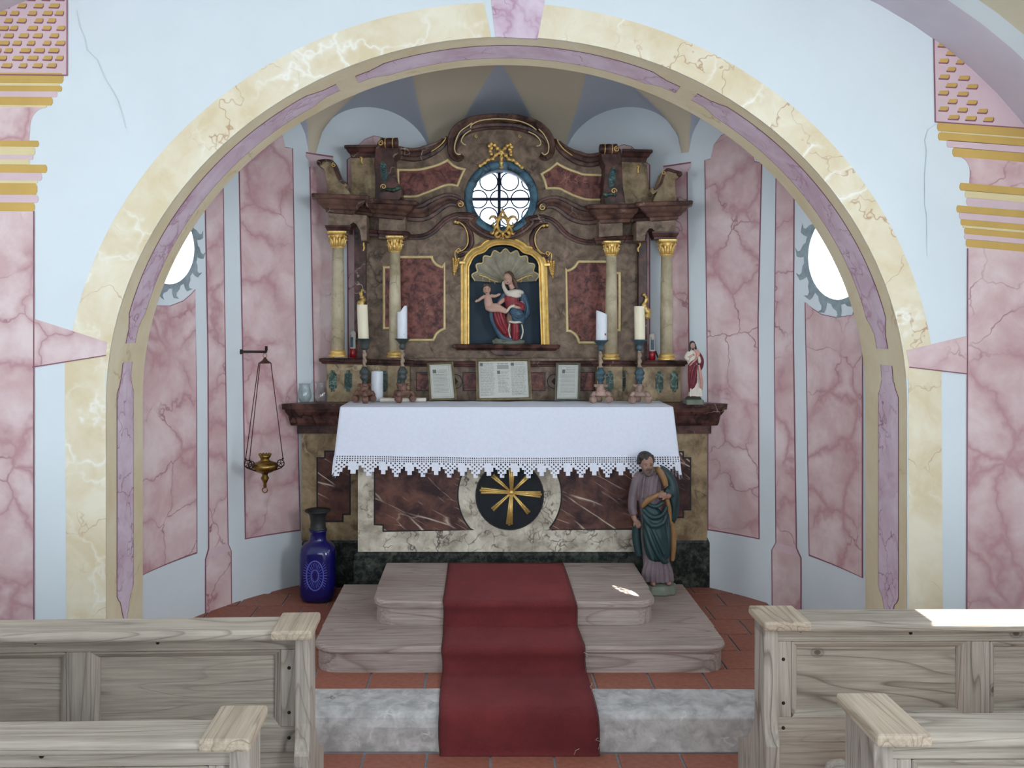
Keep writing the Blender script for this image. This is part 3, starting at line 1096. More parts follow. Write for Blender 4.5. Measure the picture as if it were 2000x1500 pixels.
# ---- stone step in front of the chancel, and the two wooden platforms
st = MB()
sprof = [(3.43, 0.0), (3.425, 0.10), (3.43, 0.135), (3.45, 0.155), (3.48, 0.163), (3.64, 0.165), (3.64, 0.0)]
rg = []
for x in [-3.08, -1.58, -1.0, -0.4, 0.1, 0.6, 1.2, 1.78, 2.54]:
    rg.append([(x, y + 0.004 * math.sin(x * 9 + z * 40), z) for y, z in sprof])
st.rings(rg, smooth=False)
tag(st.build('stone_step', M['stone'], bevel=0.004), 'worn grey stone step running across the chancel under the red carpet', 'step')


def rrect(x0, x1, y0, y1, r, n=6):
    """front corners rounded"""
    pts = [(x0, y1)]
    pts += [(x0 + r - r * math.cos(a), y0 + r - r * math.sin(a)) for a in [math.pi / 2 * k / n for k in range(n + 1)]]
    pts += [(x1 - r + r * math.sin(a), y0 + r - r * math.cos(a)) for a in [math.pi / 2 * k / n for k in range(n + 1)]]
    pts += [(x1, y1)]
    return pts


def hprism(mb, poly, z0, z1, nose=0.0):
    n = len(poly)
    cx = sum(p[0] for p in poly) / n
    layers = [(z0, 0.0), (z1, 0.0)] if not nose else [(z0, -nose), (z0 + (z1 - z0) * 0.3, 0.0), (z0 + (z1 - z0) * 0.7, 0.0), (z1, -nose)]
    yb = max(p[1] for p in poly)
    rings = []
    for z, o in layers:
        ring = []
        for x, y in poly:
            ring.append((x + (-o if x < cx else o) * 1.0, min(yb, y - o if y < yb - 1e-6 else y), z))
        rings.append(ring)
    return mb.rings(rings, smooth=False)


def platform(name, label, x0, x1, y0, y1, z0, z1, r, tb, cuts):
    t = thing(name, label, 'platform', ((x0 + x1) / 2, (y0 + y1) / 2, z0))
    hprism(MB(), rrect(x0 + 0.012, x1 - 0.012, y0 + 0.014, y1, r), z0, z1 - tb).build('riser', M['step'], t)
    # tread boards, front one with the rounded nose
    ys = [y0] + cuts + [y1]
    hprism(MB(), rrect(x0, x1, ys[0], ys[1] - 0.002, r), z1 - tb, z1, 0.007).build('board', M['step'], t, bevel=0.002)
    for a, b in zip(ys[1:-1], ys[2:]):
        MB().box(x0, x1, a + 0.001, b - 0.001, z1 - tb, z1 - 0.0005).build('board', M['step'], t, bevel=0.002)
    return t


platform('platform_step', 'wide lower wooden platform with rounded corners on the tiled chancel floor', -0.745, 1.085, 3.80, 4.71, UZ + 0.0005, 0.28, 0.10, 0.034, [4.06, 4.39])
platform('platform_step', 'smaller upper wooden platform set on the wide one before the altar', -0.515, 0.822, 4.055, 4.715, 0.2805, 0.395, 0.10, 0.038, [4.27, 4.50])

# red runner draped over the steps
cpath = [(4.70, 0.3985), (4.40, 0.3985), (4.12, 0.3985), (4.065, 0.398), (4.045, 0.392), (4.038, 0.375), (4.048, 0.34), (4.044, 0.30), (4.03, 0.287), (3.98, 0.2845), (3.85, 0.285), (3.812, 0.2835), (3.790, 0.276),
         (3.782, 0.255), (3.788, 0.22), (3.775, 0.182), (3.74, 0.169), (3.66, 0.169), (3.49, 0.170), (3.445, 0.166), (3.417, 0.145), (3.410, 0.10), (3.408, 0.05), (3.405, 0.012), (3.395, 0.004)]
cpath = smoothpts(cpath, 4)
vs, fs = [], []
NC = 14
for i, (y, z) in enumerate(cpath):
    f = i / (len(cpath) - 1)
    xl = -0.180 + 0.016 * f + 0.0018 * math.sin(i * 0.35)
    xr = 0.434 + 0.026 * f + 0.0018 * math.sin(i * 0.3 + 1)
    for j in range(NC + 1):
        s = j / NC
        w = 0.0022 * math.sin(s * 9 + f * 7) * (1 if 0.02 < f < 0.98 else 0)
        vs.append((xl + (xr - xl) * s, y - abs(w) * 0.5, z + abs(w)))
for i in range(len(cpath) - 1):
    for j in range(NC):
        a = i * (NC + 1) + j
        fs.append((a, a + NC + 1, a + NC + 2, a + 1))
crp = thing('carpet_runner', 'dark red carpet runner laid down the middle of the steps', 'carpet', (0.14, 4.0, 0.17))
MB().add(vs, fs, True).build('pile', M['carpet'], crp, solid=0.006)
th = MB()
for xs, col_ in ((0, 0), (1, 0)):
    edge = []
    for i, (y, z) in enumerate(cpath):
        f = i / (len(cpath) - 1)
        x = (-0.180 + 0.016 * f + 0.0018 * math.sin(i * 0.35) - 0.002) if xs == 0 else (0.434 + 0.026 * f + 0.0018 * math.sin(i * 0.3 + 1) + 0.002)
        edge.append((x, y - 0.002, z + 0.002))
    th.tube(edge, 0.0016, 5)
th.build('binding', plain('frayed_binding', S(74, 36, 34), 0.95), crp)
M['thread'] = plain('pale_thread', S(190, 176, 160), 0.9)
rr = random.Random(5)
for (x, y, z) in ((0.452, 3.40, 0.03), (0.455, 3.402, 0.05), (0.452, 3.78, 0.24), (0.456, 3.62, 0.175), (0.37, 3.397, 0.01)):
    p = [(x + rr.uniform(-0.012, 0.012), y - 0.006, z + k * 0.008) for k in range(4)]
    MB().tube(p, 0.0012, 4).build('loose_thread', M['thread'], crp)

# ================================================================== THE ALTAR
altar = thing('altar', 'marbled altar block with a plum panelled front and gilt star cross', 'altar', (0.14, 4.95, UZ))
YC, YW = 4.765, 5.05     # front of the middle block, front of the side wings
ZT = 1.234               # top of the mensa


def px_plate(name, pts, y, th, mat, parent, holes=(), bevel=0.0):
    return MB().prism_px(pts, y - th, y + 0.004, holes).build(name, mat, parent, bevel=bevel)


def xat(px, Y):
    return (px - CX) * Y / F


# side wings and middle block
MB().box(xat(699, YC), xat(1250, YC), YC, 5.06, 0.43, 1.14).build('middle_body', M['lightmarble'], altar)


def moulded(mb, x0, x1, y0, y1, layers, tl=0.0, tr_=0.0):
    """stack of (z, out) rings round three sides"""
    rings = []
    for z, o in layers:
        rings.append([(x0 - o + tl, y1, z), (x0 - o, y0 - o, z), (x1 + o, y0 - o, z), (x1 + o - tr_, y1, z)])
    return mb.rings(rings, smooth=False)


mb = moulded(MB(), xat(589, YW), xat(1381, YW), YW, 5.22, [(0.43, 0), (1.12, 0)], 0.20, 0.26)
mb.build('wing_body', M['olive'], altar)
mb = moulded(MB(), xat(590, YW), xat(1386, YW), YW - 0.005, 5.22, [(UZ, 0.0), (0.42, 0.0), (0.45, -0.012)], 0.22, 0.28)
mb.build('wing_plinth', M['darkgreen'], altar)
mb = moulded(MB(), xat(696, YC), xat(1249, YC), YC - 0.008, 5.07, [(UZ, 0.012), (0.395, 0.012), (0.40, 0.006), (0.425, 0.008), (0.437, 0.0), (0.441, -0.006)])
mb.build('middle_plinth', M['darkgreen'], altar)
# mensa: slab and cornice below it, over the wings and over the middle
mb = moulded(MB(), xat(589, YW), xat(1380, YW), YW, 5.22, [(1.052, 0.0), (1.055, 0.022), (1.10, 0.022), (1.105, 0.05), (1.12, 0.056), (1.16, 0.062), (1.185, 0.078), (1.20, 0.08)], 0.26, 0.33)
mb.build('wing_cornice', M['redbrown'], altar)
mb = moulded(MB(), xat(589, YW), xat(1380, YW), YW, 5.22, [(1.2, 0.092), (1.232, 0.095), (1.2335, 0.085)], 0.27, 0.34)
mb.build('wing_slab', M['redbrown'], altar, bevel=0.003)
mb = moulded(MB(), xat(699, YC), xat(1250, YC), YC, 5.10, [(1.09, 0.0), (1.10, 0.03), (1.16, 0.05), (1.19, 0.06), (1.20, 0.07)])
mb.build('middle_cornice', M['redbrown'], altar)
mb = moulded(MB(), xat(699, YC), xat(1250, YC), YC, 5.10, [(1.2, 0.068), (1.234, 0.07)])
mb.build('middle_slab', M['redbrown'], altar, bevel=0.003)

# front: two plum panels curving round a medallion
cx0, cy0 = 995.5, 967
pl = [(733, 850), (733, 1023), (750, 1024), (750, 1036), (921, 1035)]
pl += [p for p in arc_px(cx0, cy0, 103, 221, 120, 20)] + [(930, 850)]
pr = [(1257, 850), (1257, 1020), (1241, 1021), (1241, 1032), (1072, 1034)]
pr += [p for p in arc_px(cx0, cy0, 103, -41, 60, 20)] + [(1062, 850)]


def grown(pts, d):
    cx, cy = sum(p[0] for p in pts) / len(pts), sum(p[1] for p in pts) / len(pts)
    out = []
    n = len(pts)
    for i in range(n):
        a, b, c = pts[i - 1], pts[i], pts[(i + 1) % n]
        n1 = Vector((b[1] - a[1], a[0] - b[0])).normalized() if b != a else Vector((0, 0))
        n2 = Vector((c[1] - b[1], b[0] - c[0])).normalized() if c != b else Vector((0, 0))
        v = n1 + n2
        v = v.normalized() * d / max(0.5, v.normalized().dot(n1)) if v.length > 1e-4 else n1 * d
        out.append((b[0] + v.x, b[1] + v.y))
    A = sum(pts[i - 1][0] * pts[i][1] - pts[i][0] * pts[i - 1][1] for i in range(n))
    if A < 0:
        return [(2 * b[0] - o[0], 2 * b[1] - o[1]) for b, o in zip(pts, out)]
    return out


for pts in (pl, pr):
    px_plate('panel_outline', grown(pts, 3.0), YC, 0.002, M['blackline'], altar)
    px_plate('panel', pts, YC, 0.004, M['antepanel'], altar)
px_plate('medallion', arc_px(cx0, 968, 66, 0, 351, 39), YC, 0.003, M['blackmarble'], altar)
rim = [P(a, b, YC) for a, b in arc_px(cx0, 968, 66, 0, 351, 39)]
MB().sweep(rim, [(-0.003, 0.0), (-0.003, 0.006), (0.003, 0.006), (0.003, 0)], closed=True).build('medallion_rim', M['blackline'], altar)
# gilt cross with rays
cxx, cyy = 999, 962
crs = MB()


def ray(mb, a, L, w0, w1, y, grooves=3):
    d = Vector((math.cos(math.radians(a)), -math.sin(math.radians(a))))
    n = Vector((-d.y, d.x))
    for g in range(grooves):
        o0 = (g - (grooves - 1) / 2) * w0 / grooves
        o1 = (g - (grooves - 1) / 2) * w1 / grooves * 1.05
        ll = L * (1.0 if g != (grooves - 1) / 2 else 1.04)
        p0 = Vector((cxx, cyy)) + d * 4 + n * o0
        p1 = Vector((cxx, cyy)) + d * ll + n * o1
        s = YC / F
        mb.tube([P(p0.x, p0.y, y), P(p1.x, p1.y, y)], [w0 / grooves * 0.62 * s, w1 / grooves * 0.62 * s], 6)


for a, L in ((90, 58), (-94, 62), (-4, 57), (176, 60)):
    ray(crs, a, L, 6, 13, YC - 0.008)
for a, L in ((45, 46), (-50, 52), (138, 50), (222, 50)):
    ray(crs, a, L, 3.5, 9, YC - 0.006, 2)
crs.ell(P(cxx, cyy, YC - 0.01), (0.012, 0.006, 0.012))
crs.build('star_cross', M['gold'], altar)

# wings: stepped panels
wl_ = [(621, 896), (636, 896), (636, 883), (668, 883), (668, 896), (682, 896), (682, 1003), (668, 1003), (668, 1017), (636, 1017), (636, 1003), (621, 1003)]
wr_ = [(1286, 896), (1300, 896), (1300, 884), (1333, 884), (1333, 896), (1347, 896), (1347, 994), (1333, 994), (1333, 1009), (1300, 1009), (1300, 994), (1286, 994)]
for pts in (wl_, wr_):
    px_plate('panel_outline', grown(pts, 3.0), YW, 0.002, M['blackline'], altar)
    px_plate('panel', pts, YW, 0.004, M['antepanel'], altar)

# ---- altar cloth with its crochet border
cl = thing('altar_cloth', 'white linen altar cloth with a pointed crochet border hanging over the altar front', 'cloth', (0.13, 4.8, ZT))
cx_l, cx_r = xat(664, 4.69), xat(1315, 4.69)
yfr, ybk = 4.685, 5.055
zt = ZT + 0.006


def cloth_pt(s, v):
    """s along the hem path (metres: left side, front, right side); v drop below the edge"""
    Ls = 0.26
    W_ = cx_r - cx_l
    flare = 0.13 * v
    if s < Ls:
        x, y, c = cx_l, yfr + (Ls - s), (Ls - s) / Ls
        x -= flare * 0.85
        y -= flare * 0.8 * (1 - c)
    elif s < Ls + W_:
        f = (s - Ls) / W_
        x, y = cx_l + (s - Ls), yfr
        x += flare * 0.85 * (-(max(0, 1 - f * 9)) + max(0, 1 - (1 - f) * 9))
        y -= flare * 0.35 + flare * 0.45 * (max(0, 1 - f * 12) + max(0, 1 - (1 - f) * 12))
        k = max(0.0, v) / 0.34
        y -= k * (0.010 * math.sin(f * 31 + k * 2.2) * math.exp(-((f - 0.24) / 0.22) ** 2) + 0.007 * math.sin(f * 23 + 2 - k * 2) * math.exp(-((f - 0.78) / 0.2) ** 2))
    else:
        c = (s - Ls - W_) / Ls
        x, y = cx_r, yfr + (s - Ls - W_)
        x += flare * 0.85
        y -= flare * 0.8 * (1 - c)
    z = zt - v
    if v < 0.012:
        z = zt - v
    sag = 0.012 * math.sin(math.pi * min(1, max(0, (s - Ls) / W_)))
    z -= (sag + 0.006 * max(0, (s - Ls) / W_)) * min(1, max(0, v) / 0.3)
    if s < Ls or s > Ls + W_:
        z -= 0.035 * min(1, v / 0.3) * (1 - abs(1 - 2 * (c if s > Ls else c)) * 0.5)
    return Vector((x, y, z))


LT = 2 * 0.26 + cx_r - cx_l
VL = 0.255
NS, NV = 200, 14
vs, fs = [], []
for i in range(NS + 1):
    for j in range(NV + 1):
        v = VL * (j / NV)
        vs.append(cloth_pt(LT * i / NS, v))
for i in range(NS):
    for j in range(NV):
        a = i * (NV + 1) + j
        fs.append((a, a + NV + 1, a + NV + 2, a + 1))
mb = MB().add(vs, fs, True)
# top sheet
vs, fs = [], []
for i in range(41):
    for j in range(9):
        x = cx_l + (cx_r - cx_l) * i / 40
        y = yfr + (ybk - yfr) * j / 8
        vs.append((x, y, zt + 0.0015 * math.sin(i * 1.1 + j) * (0 < j)))
for i in range(40):
    for j in range(8):
        a = i * 9 + j
        fs.append((a, a + 9, a + 10, a + 1))
mb.add(vs, fs, True)
mb.build('linen', M['cloth'], cl, fix=False)
# crochet: a net of threads with open cells
cw = 0.0118
nc = int(LT / cw)
ROWS = 11
ch = 0.0108


def bottom(c):
    """how many rows deep the border is in this column"""
    ph = c % 12
    d1 = min(ph, 12 - ph)           # long openwork point
    d2 = abs(ph - 6)                # short solid point
    return max(ROWS - 1.9 * d1, ROWS - 0.8 - 2.0 * d2, 5.2), d1, d2


vs, fs = [], []
idx = {}


def lv(a, b):
    k = (round(a, 3), round(b, 3))
    if k not in idx:
        idx[k] = len(vs)
        p = cloth_pt(min(LT, a * cw), VL + b * ch)
        vs.append(p)
    return idx[k]


for c in range(nc):
    for r in range(ROWS + 1):
        bt, d1, d2 = bottom(c + 0.5)
        if r + 0.5 > bt:
            continue
        hole = True
        if r >= 3 and d2 < (r - 1.6) * 0.62 + 0.3 and d1 > 2.4:
            hole = False
        if r >= 3 and hole and (c + r) % 2:
            hole = False
        if r + 1.3 > bt:
            hole = False
        e = 0.24 if r < 3 else 0.17
        if hole:
            o = [lv(c, r), lv(c + 1, r), lv(c + 1, r + 1), lv(c, r + 1)]
            q = [lv(c + e, r + e * 0.8), lv(c + 1 - e, r + e * 0.8), lv(c + 1 - e, r + 1 - e * 0.8), lv(c + e, r + 1 - e * 0.8)]
            for k in range(4):
                fs.append((o[k], o[(k + 1) % 4], q[(k + 1) % 4], q[k]))
        else:
            fs.append((lv(c, r), lv(c + 1, r), lv(c + 1, r + 1), lv(c, r + 1)))
lc = MB().add(vs, fs, False)
lc.build('crochet_border', M['lace'], cl, fix=False, solid=0.0015)

# ================================================================== THE RETABLE
ret = thing('retable', 'tall brown marbled retable with gilt trim and a round window opening', 'retable', (0.14, 5.2, ZT))
YR = 5.22
# predella
MB().box(xat(650, 5.15), xat(1322, 5.15), 5.158, 5.19, ZT, P(0, 706, 5.15).z).build('predella', M['umber'], ret)
MB().box(xat(800, 5.16), xat(1166, 5.16), 5.155, 5.24, ZT, P(0, 700, 5.16).z).build('predella_middle', M['umber'], ret)
for a, b, y0 in ((638, 712, 5.06), (757, 800, 5.08), (1166, 1216, 5.08), (1250, 1330, 5.06)):
    MB().box(xat(a, y0), xat(b, y0), y0, 5.15, ZT, P(0, 708, y0).z).build('pedestal', M['olive'], ret, bevel=0.002)
for a, b in ((712, 757), (1216, 1250)):
    MB().box(xat(a, 5.12), xat(b, 5.12), 5.12, 5.16, ZT, P(0, 708, 5.12).z).build('pedestal_link', M['olive'], ret)
PRF = [(0.0, 0.0), (0.004, 0.012), (0.012, 0.014), (0.016, 0.024), (0.030, 0.027), (0.034, 0.022), (0.036, 0.0)]
for pts in ([(633, 711, 5.06), (714, 712, 5.06), (716, 713, 5.12), (755, 714, 5.12), (756, 714, 5.08), (803, 715, 5.08), (806, 716, 5.155), (900, 717, 5.155), (1000, 717, 5.155), (1160, 716, 5.155), (1163, 716, 5.08), (1219, 716, 5.08), (1221, 716, 5.12), (1247, 716, 5.12), (1248, 716, 5.06), (1333, 716, 5.06)],):
    q = [P(*p) for p in pts]
    q = [Vector((q[0].x, 5.13, q[0].z))] + q + [Vector((q[-1].x, 5.13, q[-1].z))]
    MB().sweep(q, PRF, plane=False).build('predella_ledge', M['redbrown'], ret)
for x0, x1, y0 in ((650, 744, 5.06), (680, 744, 5.06), (783, 745, 5.08), (1191, 745, 5.08), (1288, 746, 5.06), (1317, 745, 5.06)):
    w, h = 7.5, 21
    pts = [(x0 - w, x1 - h * 0.65), (x0 - w * 0.55, x1 - h * 0.75), (x0 - w * 0.45, x1 - h), (x0 + w * 0.45, x1 - h), (x0 + w * 0.55, x1 - h * 0.75), (x0 + w, x1 - h * 0.65),
           (x0 + w, x1 + h * 0.65), (x0 + w * 0.55, x1 + h * 0.75), (x0 + w * 0.45, x1 + h), (x0 - w * 0.45, x1 + h), (x0 - w * 0.55, x1 + h * 0.75), (x0 - w, x1 + h * 0.65)]
    px_plate('green_inset', pts, y0, 0.003, M['green'], ret)
for x0, x1, y0 in ((751, 745, 5.12), (1216, 744, 5.12)):
    w, h = 6, 20
    pts = [(x0 - w, x1 - h * 0.65), (x0 - w * 0.45, x1 - h), (x0 + w * 0.45, x1 - h), (x0 + w, x1 - h * 0.65), (x0 + w, x1 + h * 0.65), (x0 + w * 0.45, x1 + h), (x0 - w * 0.45, x1 + h), (x0 - w, x1 + h * 0.65)]
    px_plate('green_inset', pts, y0, 0.003, M['green'], ret)
for x0, x1 in ((814, 872), (905, 1000), (1000, 1064), (1102, 1160)):
    px_plate('red_inset_edge', [(x0 - 1.5, 727), (x1 + 1.5, 727), (x1 + 1.5, 764), (x0 - 1.5, 764)], 5.155, 0.0015, M['blackline'], ret)
    px_plate('red_inset', [(x0, 728.5), (x1, 728.5), (x1, 762.5), (x0, 762.5)], 5.155, 0.003, M['panelred'], ret)
for x0 in (889, 1083):
    MB().sweep([P(a, b, 5.152) for a, b in arc_px(x0, 745, 14, 0, 345, 23)], [(-0.002, 0), (-0.002, 0.004), (0.002, 0.004), (0.002, 0)], closed=True).build('roundel', M['blackline'], ret)
    px_plate('roundel_diamond', [(x0 - 6, 745), (x0, 738), (x0 + 6, 745), (x0, 752)], 5.152, 0.003, M['blackline'], ret)

# main panel with the openings for the window and the niche
OC = (979, 387)
outl = [(699, 712), (699, 392), (690, 390), (690, 308), (735, 304), (745, 292), (782, 296), (802, 303), (832, 298), (859, 287), (880, 270), (886, 268), (896, 258), (918, 241), (958, 230), (979, 228), (1022, 238), (1052, 252), (1068, 270),
        (1077, 286), (1098, 300), (1130, 314), (1169, 310), (1214, 304), (1262, 312), (1262, 392), (1260, 440), (1262, 712)]
# openings of the niche
nin = [(916, 672), (916, 524), (917, 520)] + [(920, 510), (926, 501), (936, 494), (945, 492), (952, 486), (966, 480), (982, 478), (1000, 480), (1014, 486), (1022, 493), (1034, 496), (1046, 504), (1053, 514), (1057, 526)] + [(1057, 672)]
MB().prism_px(outl, YR, YR + 0.05, [arc_px(OC[0], OC[1], 57, 0, 352.5, 47), nin]).build('back_panel', M['umber'], ret)
# teal ring round the window, with its inner reveal
mb = MB()
ro, ri = 72 * YR / F, 56 * YR / F
c = P(OC[0], OC[1], YR)
rings = []
for r, y in ((ro, YR + 0.01), (ro, YR - 0.012), (ro - 0.010, YR - 0.018), (ri + 0.006, YR - 0.010), (ri, YR - 0.002), (ri + 0.035, YR + 0.31)):
    rings.append([(c.x + r * math.cos(t), y, c.z + r * math.sin(t)) for t in [2 * math.pi * k / 64 for k in range(64)]])
mb.rings(rings, cap=False)
mb.build('window_ring', M['teal'], ret)


def sweep_px(name, pts, prof_, mat, n=0, closed=False):
    if n:
        pts = smoothpts(pts, n, closed)
    return MB().sweep([P(*p) for p in pts], prof_, closed=closed).build(name, mat, ret)


def halfround(w, d, n=6):
    return [(-w + 0 * d, 0.0)] + [(-w * math.cos(math.pi * k / n), d * math.sin(math.pi * k / n)) for k in range(n + 1)][1:-1] + [(w, 0.0)]


# main cornice, left and right, from the wall over the columns and up to the window
CPR = [(0.0, 0.0), (0.004, 0.012), (0.020, 0.016), (0.026, 0.030), (0.040, 0.040), (0.052, 0.060), (0.060, 0.066), (0.072, 0.072), (0.078, 0.092), (0.094, 0.098), (0.100, 0.090), (0.100, 0.0)]
CPI = [(a, b * 0.55) for a, b in CPR]


def taper_sweep(name, pts, prof_, mat, scales, plane=False):
    """sweep whose profile shrinks along the path"""
    path = [P(*p) for p in pts]
    N = len(path)
    rings = []
    for i in range(N):
        t1 = (path[i] - path[i - 1]).normalized() if i > 0 else (path[1] - path[0]).normalized()
        t2 = (path[i + 1] - path[i]).normalized() if i < N - 1 else t1

        def fr(t):
            f = Vector((t.y, -t.x, 0))
            f = Vector((0, -1, 0)) if plane or f.length < 0.15 else f.normalized()
            return f, f.cross(t).normalized()
        (f1, n1), (f2, n2) = fr(t1), fr(t2)
        n = (n1 + n2).normalized()
        n = n / max(0.6, n.dot(n1))
        f = (f1 + f2).normalized()
        f = f / max(0.6, f.dot(f1))
        s = scales(i / (N - 1))
        rings.append([path[i] + n * q[0] * s + f * q[1] * s for q in prof_])
    return MB().rings(rings, smooth=False).build(name, mat, ret)


def scroll(cx, cy, r, a0, turns, n=18, sgn=1):
    return [(cx + r * (1 - 0.75 * k / n) * math.cos(math.radians(a0 + sgn * 360 * turns * k / n)), cy - r * (1 - 0.75 * k / n) * math.sin(math.radians(a0 + sgn * 360 * turns * k / n))) for k in range(n + 1)]


# wing part of the cornice
lw = [(641, 416, 5.14), (641, 416, 5.0), (688, 420, 5.0), (690, 420, 5.10), (731, 424, 5.10), (733, 425, 5.075), (784, 430, 5.075), (788, 431, 5.19), (800, 432, 5.20)]
MB().sweep([P(*p) for p in lw], CPR, plane=False).build('cornice', M['cornice'], ret)
rw = [(1162, 438, 5.20), (1172, 437, 5.19), (1176, 437, 5.075), (1228, 435, 5.075), (1230, 435, 5.10), (1272, 433, 5.10), (1274, 433, 5.0), (1320, 430, 5.0), (1320, 430, 5.14)]
MB().sweep([P(*p) for p in rw], CPR, plane=False).build('cornice', M['cornice'], ret)
lc_ = smoothpts([(790, 431), (817, 433), (836, 430), (852, 421), (866, 410), (878, 403), (890, 403), (898, 407)], 5)
taper_sweep('cornice', [(a, b, 5.205) for a, b in lc_], CPI, M['cornice'], lambda f: 1.0 - 0.5 * max(0, f - 0.45) / 0.55, True)
rc_ = smoothpts([(1058, 413), (1066, 408), (1080, 408), (1092, 415), (1108, 428), (1126, 436), (1146, 439), (1172, 437)], 5)
taper_sweep('cornice', [(a, b, 5.205) for a, b in rc_], CPI, M['cornice'], lambda f: 0.5 + 0.5 * min(1, f / 0.55), True)
for sc, sg in (((899, 399), -1), ((1060, 405), 1)):
    MB().lathe([(0.012, 0), (0.024, -0.02), (0.024, -0.045), (0.018, -0.055)], P(sc[0], sc[1], 5.205), 16, axis='y').build('scroll_end', M['cornice'], ret)
    sw = scroll(sc[0], sc[1], 6.5, 90, 1.25, 20, sg)
    MB().tube([P(a, b, 5.148) for a, b in sw], 0.0035, 6).build('gilt_scroll', M['gold'], ret)

# frieze blocks over the outer columns with the small arch that joins them to the middle
lfz = [(641, 414), (716, 421), (716, 470), (706, 470), (703, 450), (696, 438), (690, 434), (684, 438), (681, 446), (681, 453), (641, 453)]
MB().prism_px(lfz, 5.0, 5.16).build('frieze_block', M['umber'], ret)
rfz = [(1243, 433), (1320, 428), (1320, 456), (1280, 458), (1279, 452), (1274, 446), (1268, 446), (1262, 454), (1259, 470), (1243, 470)]
MB().prism_px(rfz, 5.0, 5.16).build('frieze_block', M['umber'], ret)
for a, b, y in ((637, 685, 455), (1274, 1324, 467)):
    z = P(0, y, 5.0).z
    moulded(MB(), xat(a + 3, 5.0), xat(b - 3, 5.0), 4.995, 5.09, [(z, 0.0), (z + 0.01, 0.0), (z + 0.02, 0.006), (z + 0.034, 0.012), (z + 0.042, 0.012)]).build('column_block', M['redbrown'], ret)
# architrave over the inner columns, swinging up to the window
APR = [(0, 0), (0.002, 0.010), (0.016, 0.012), (0.020, 0.018), (0.034, 0.022), (0.040, 0.016), (0.040, 0.0)]
la = [(714, 461, 5.12), (742, 463, 5.12), (744, 463, 5.09), (792, 466, 5.09), (795, 467, 5.205)]
MB().sweep([P(*p) for p in la], APR, plane=False).build('architrave', M['redbrown'], ret)
ra = [(1164, 478, 5.205), (1168, 477, 5.09), (1216, 474, 5.09), (1218, 474, 5.12), (1262, 472, 5.12)]
MB().sweep([P(*p) for p in ra], APR, plane=False).build('architrave', M['redbrown'], ret)
for pts in ([(790, 467), (811, 469), (832, 466), (850, 456), (864, 443), (874, 434), (886, 428), (900, 425), (928, 427)], [(1032, 432), (1056, 431), (1072, 434), (1086, 444), (1098, 458), (1116, 470), (1140, 478), (1168, 479)]):
    pp = smoothpts(pts, 5)
    taper_sweep('architrave', [(a, b, 5.215) for a, b in pp], APR, M['redbrown'], lambda f: 0.8, True)
# frieze backs over the inner columns
MB().box(xat(740, 5.09), xat(792, 5.09), 5.09, 5.22, P(0, 466, 5.09).z, P(0, 424, 5.09).z).build('frieze_block', M['umber'], ret)
MB().box(xat(1170, 5.09), xat(1216, 5.09), 5.09, 5.22, P(0, 476, 5.09).z, P(0, 432, 5.09).z).build('frieze_block', M['umber'], ret)

# dark pilaster strips at the edges of the body
for a, b, y0, y1 in ((692, 714, 440, 702), (1247, 1264, 470, 706)):
    MB().prism_px([(a, y0), (b, y0), (b, y1), (a, y1)], 5.17, 5.24).build('pilaster_strip', M['redbrown'], ret, bevel=0.003)

# columns
CAPP = [(0.030, 0.0), (0.034, 0.004), (0.030, 0.008), (0.031, 0.014), (0.034, 0.03), (0.040, 0.045), (0.050, 0.058)]


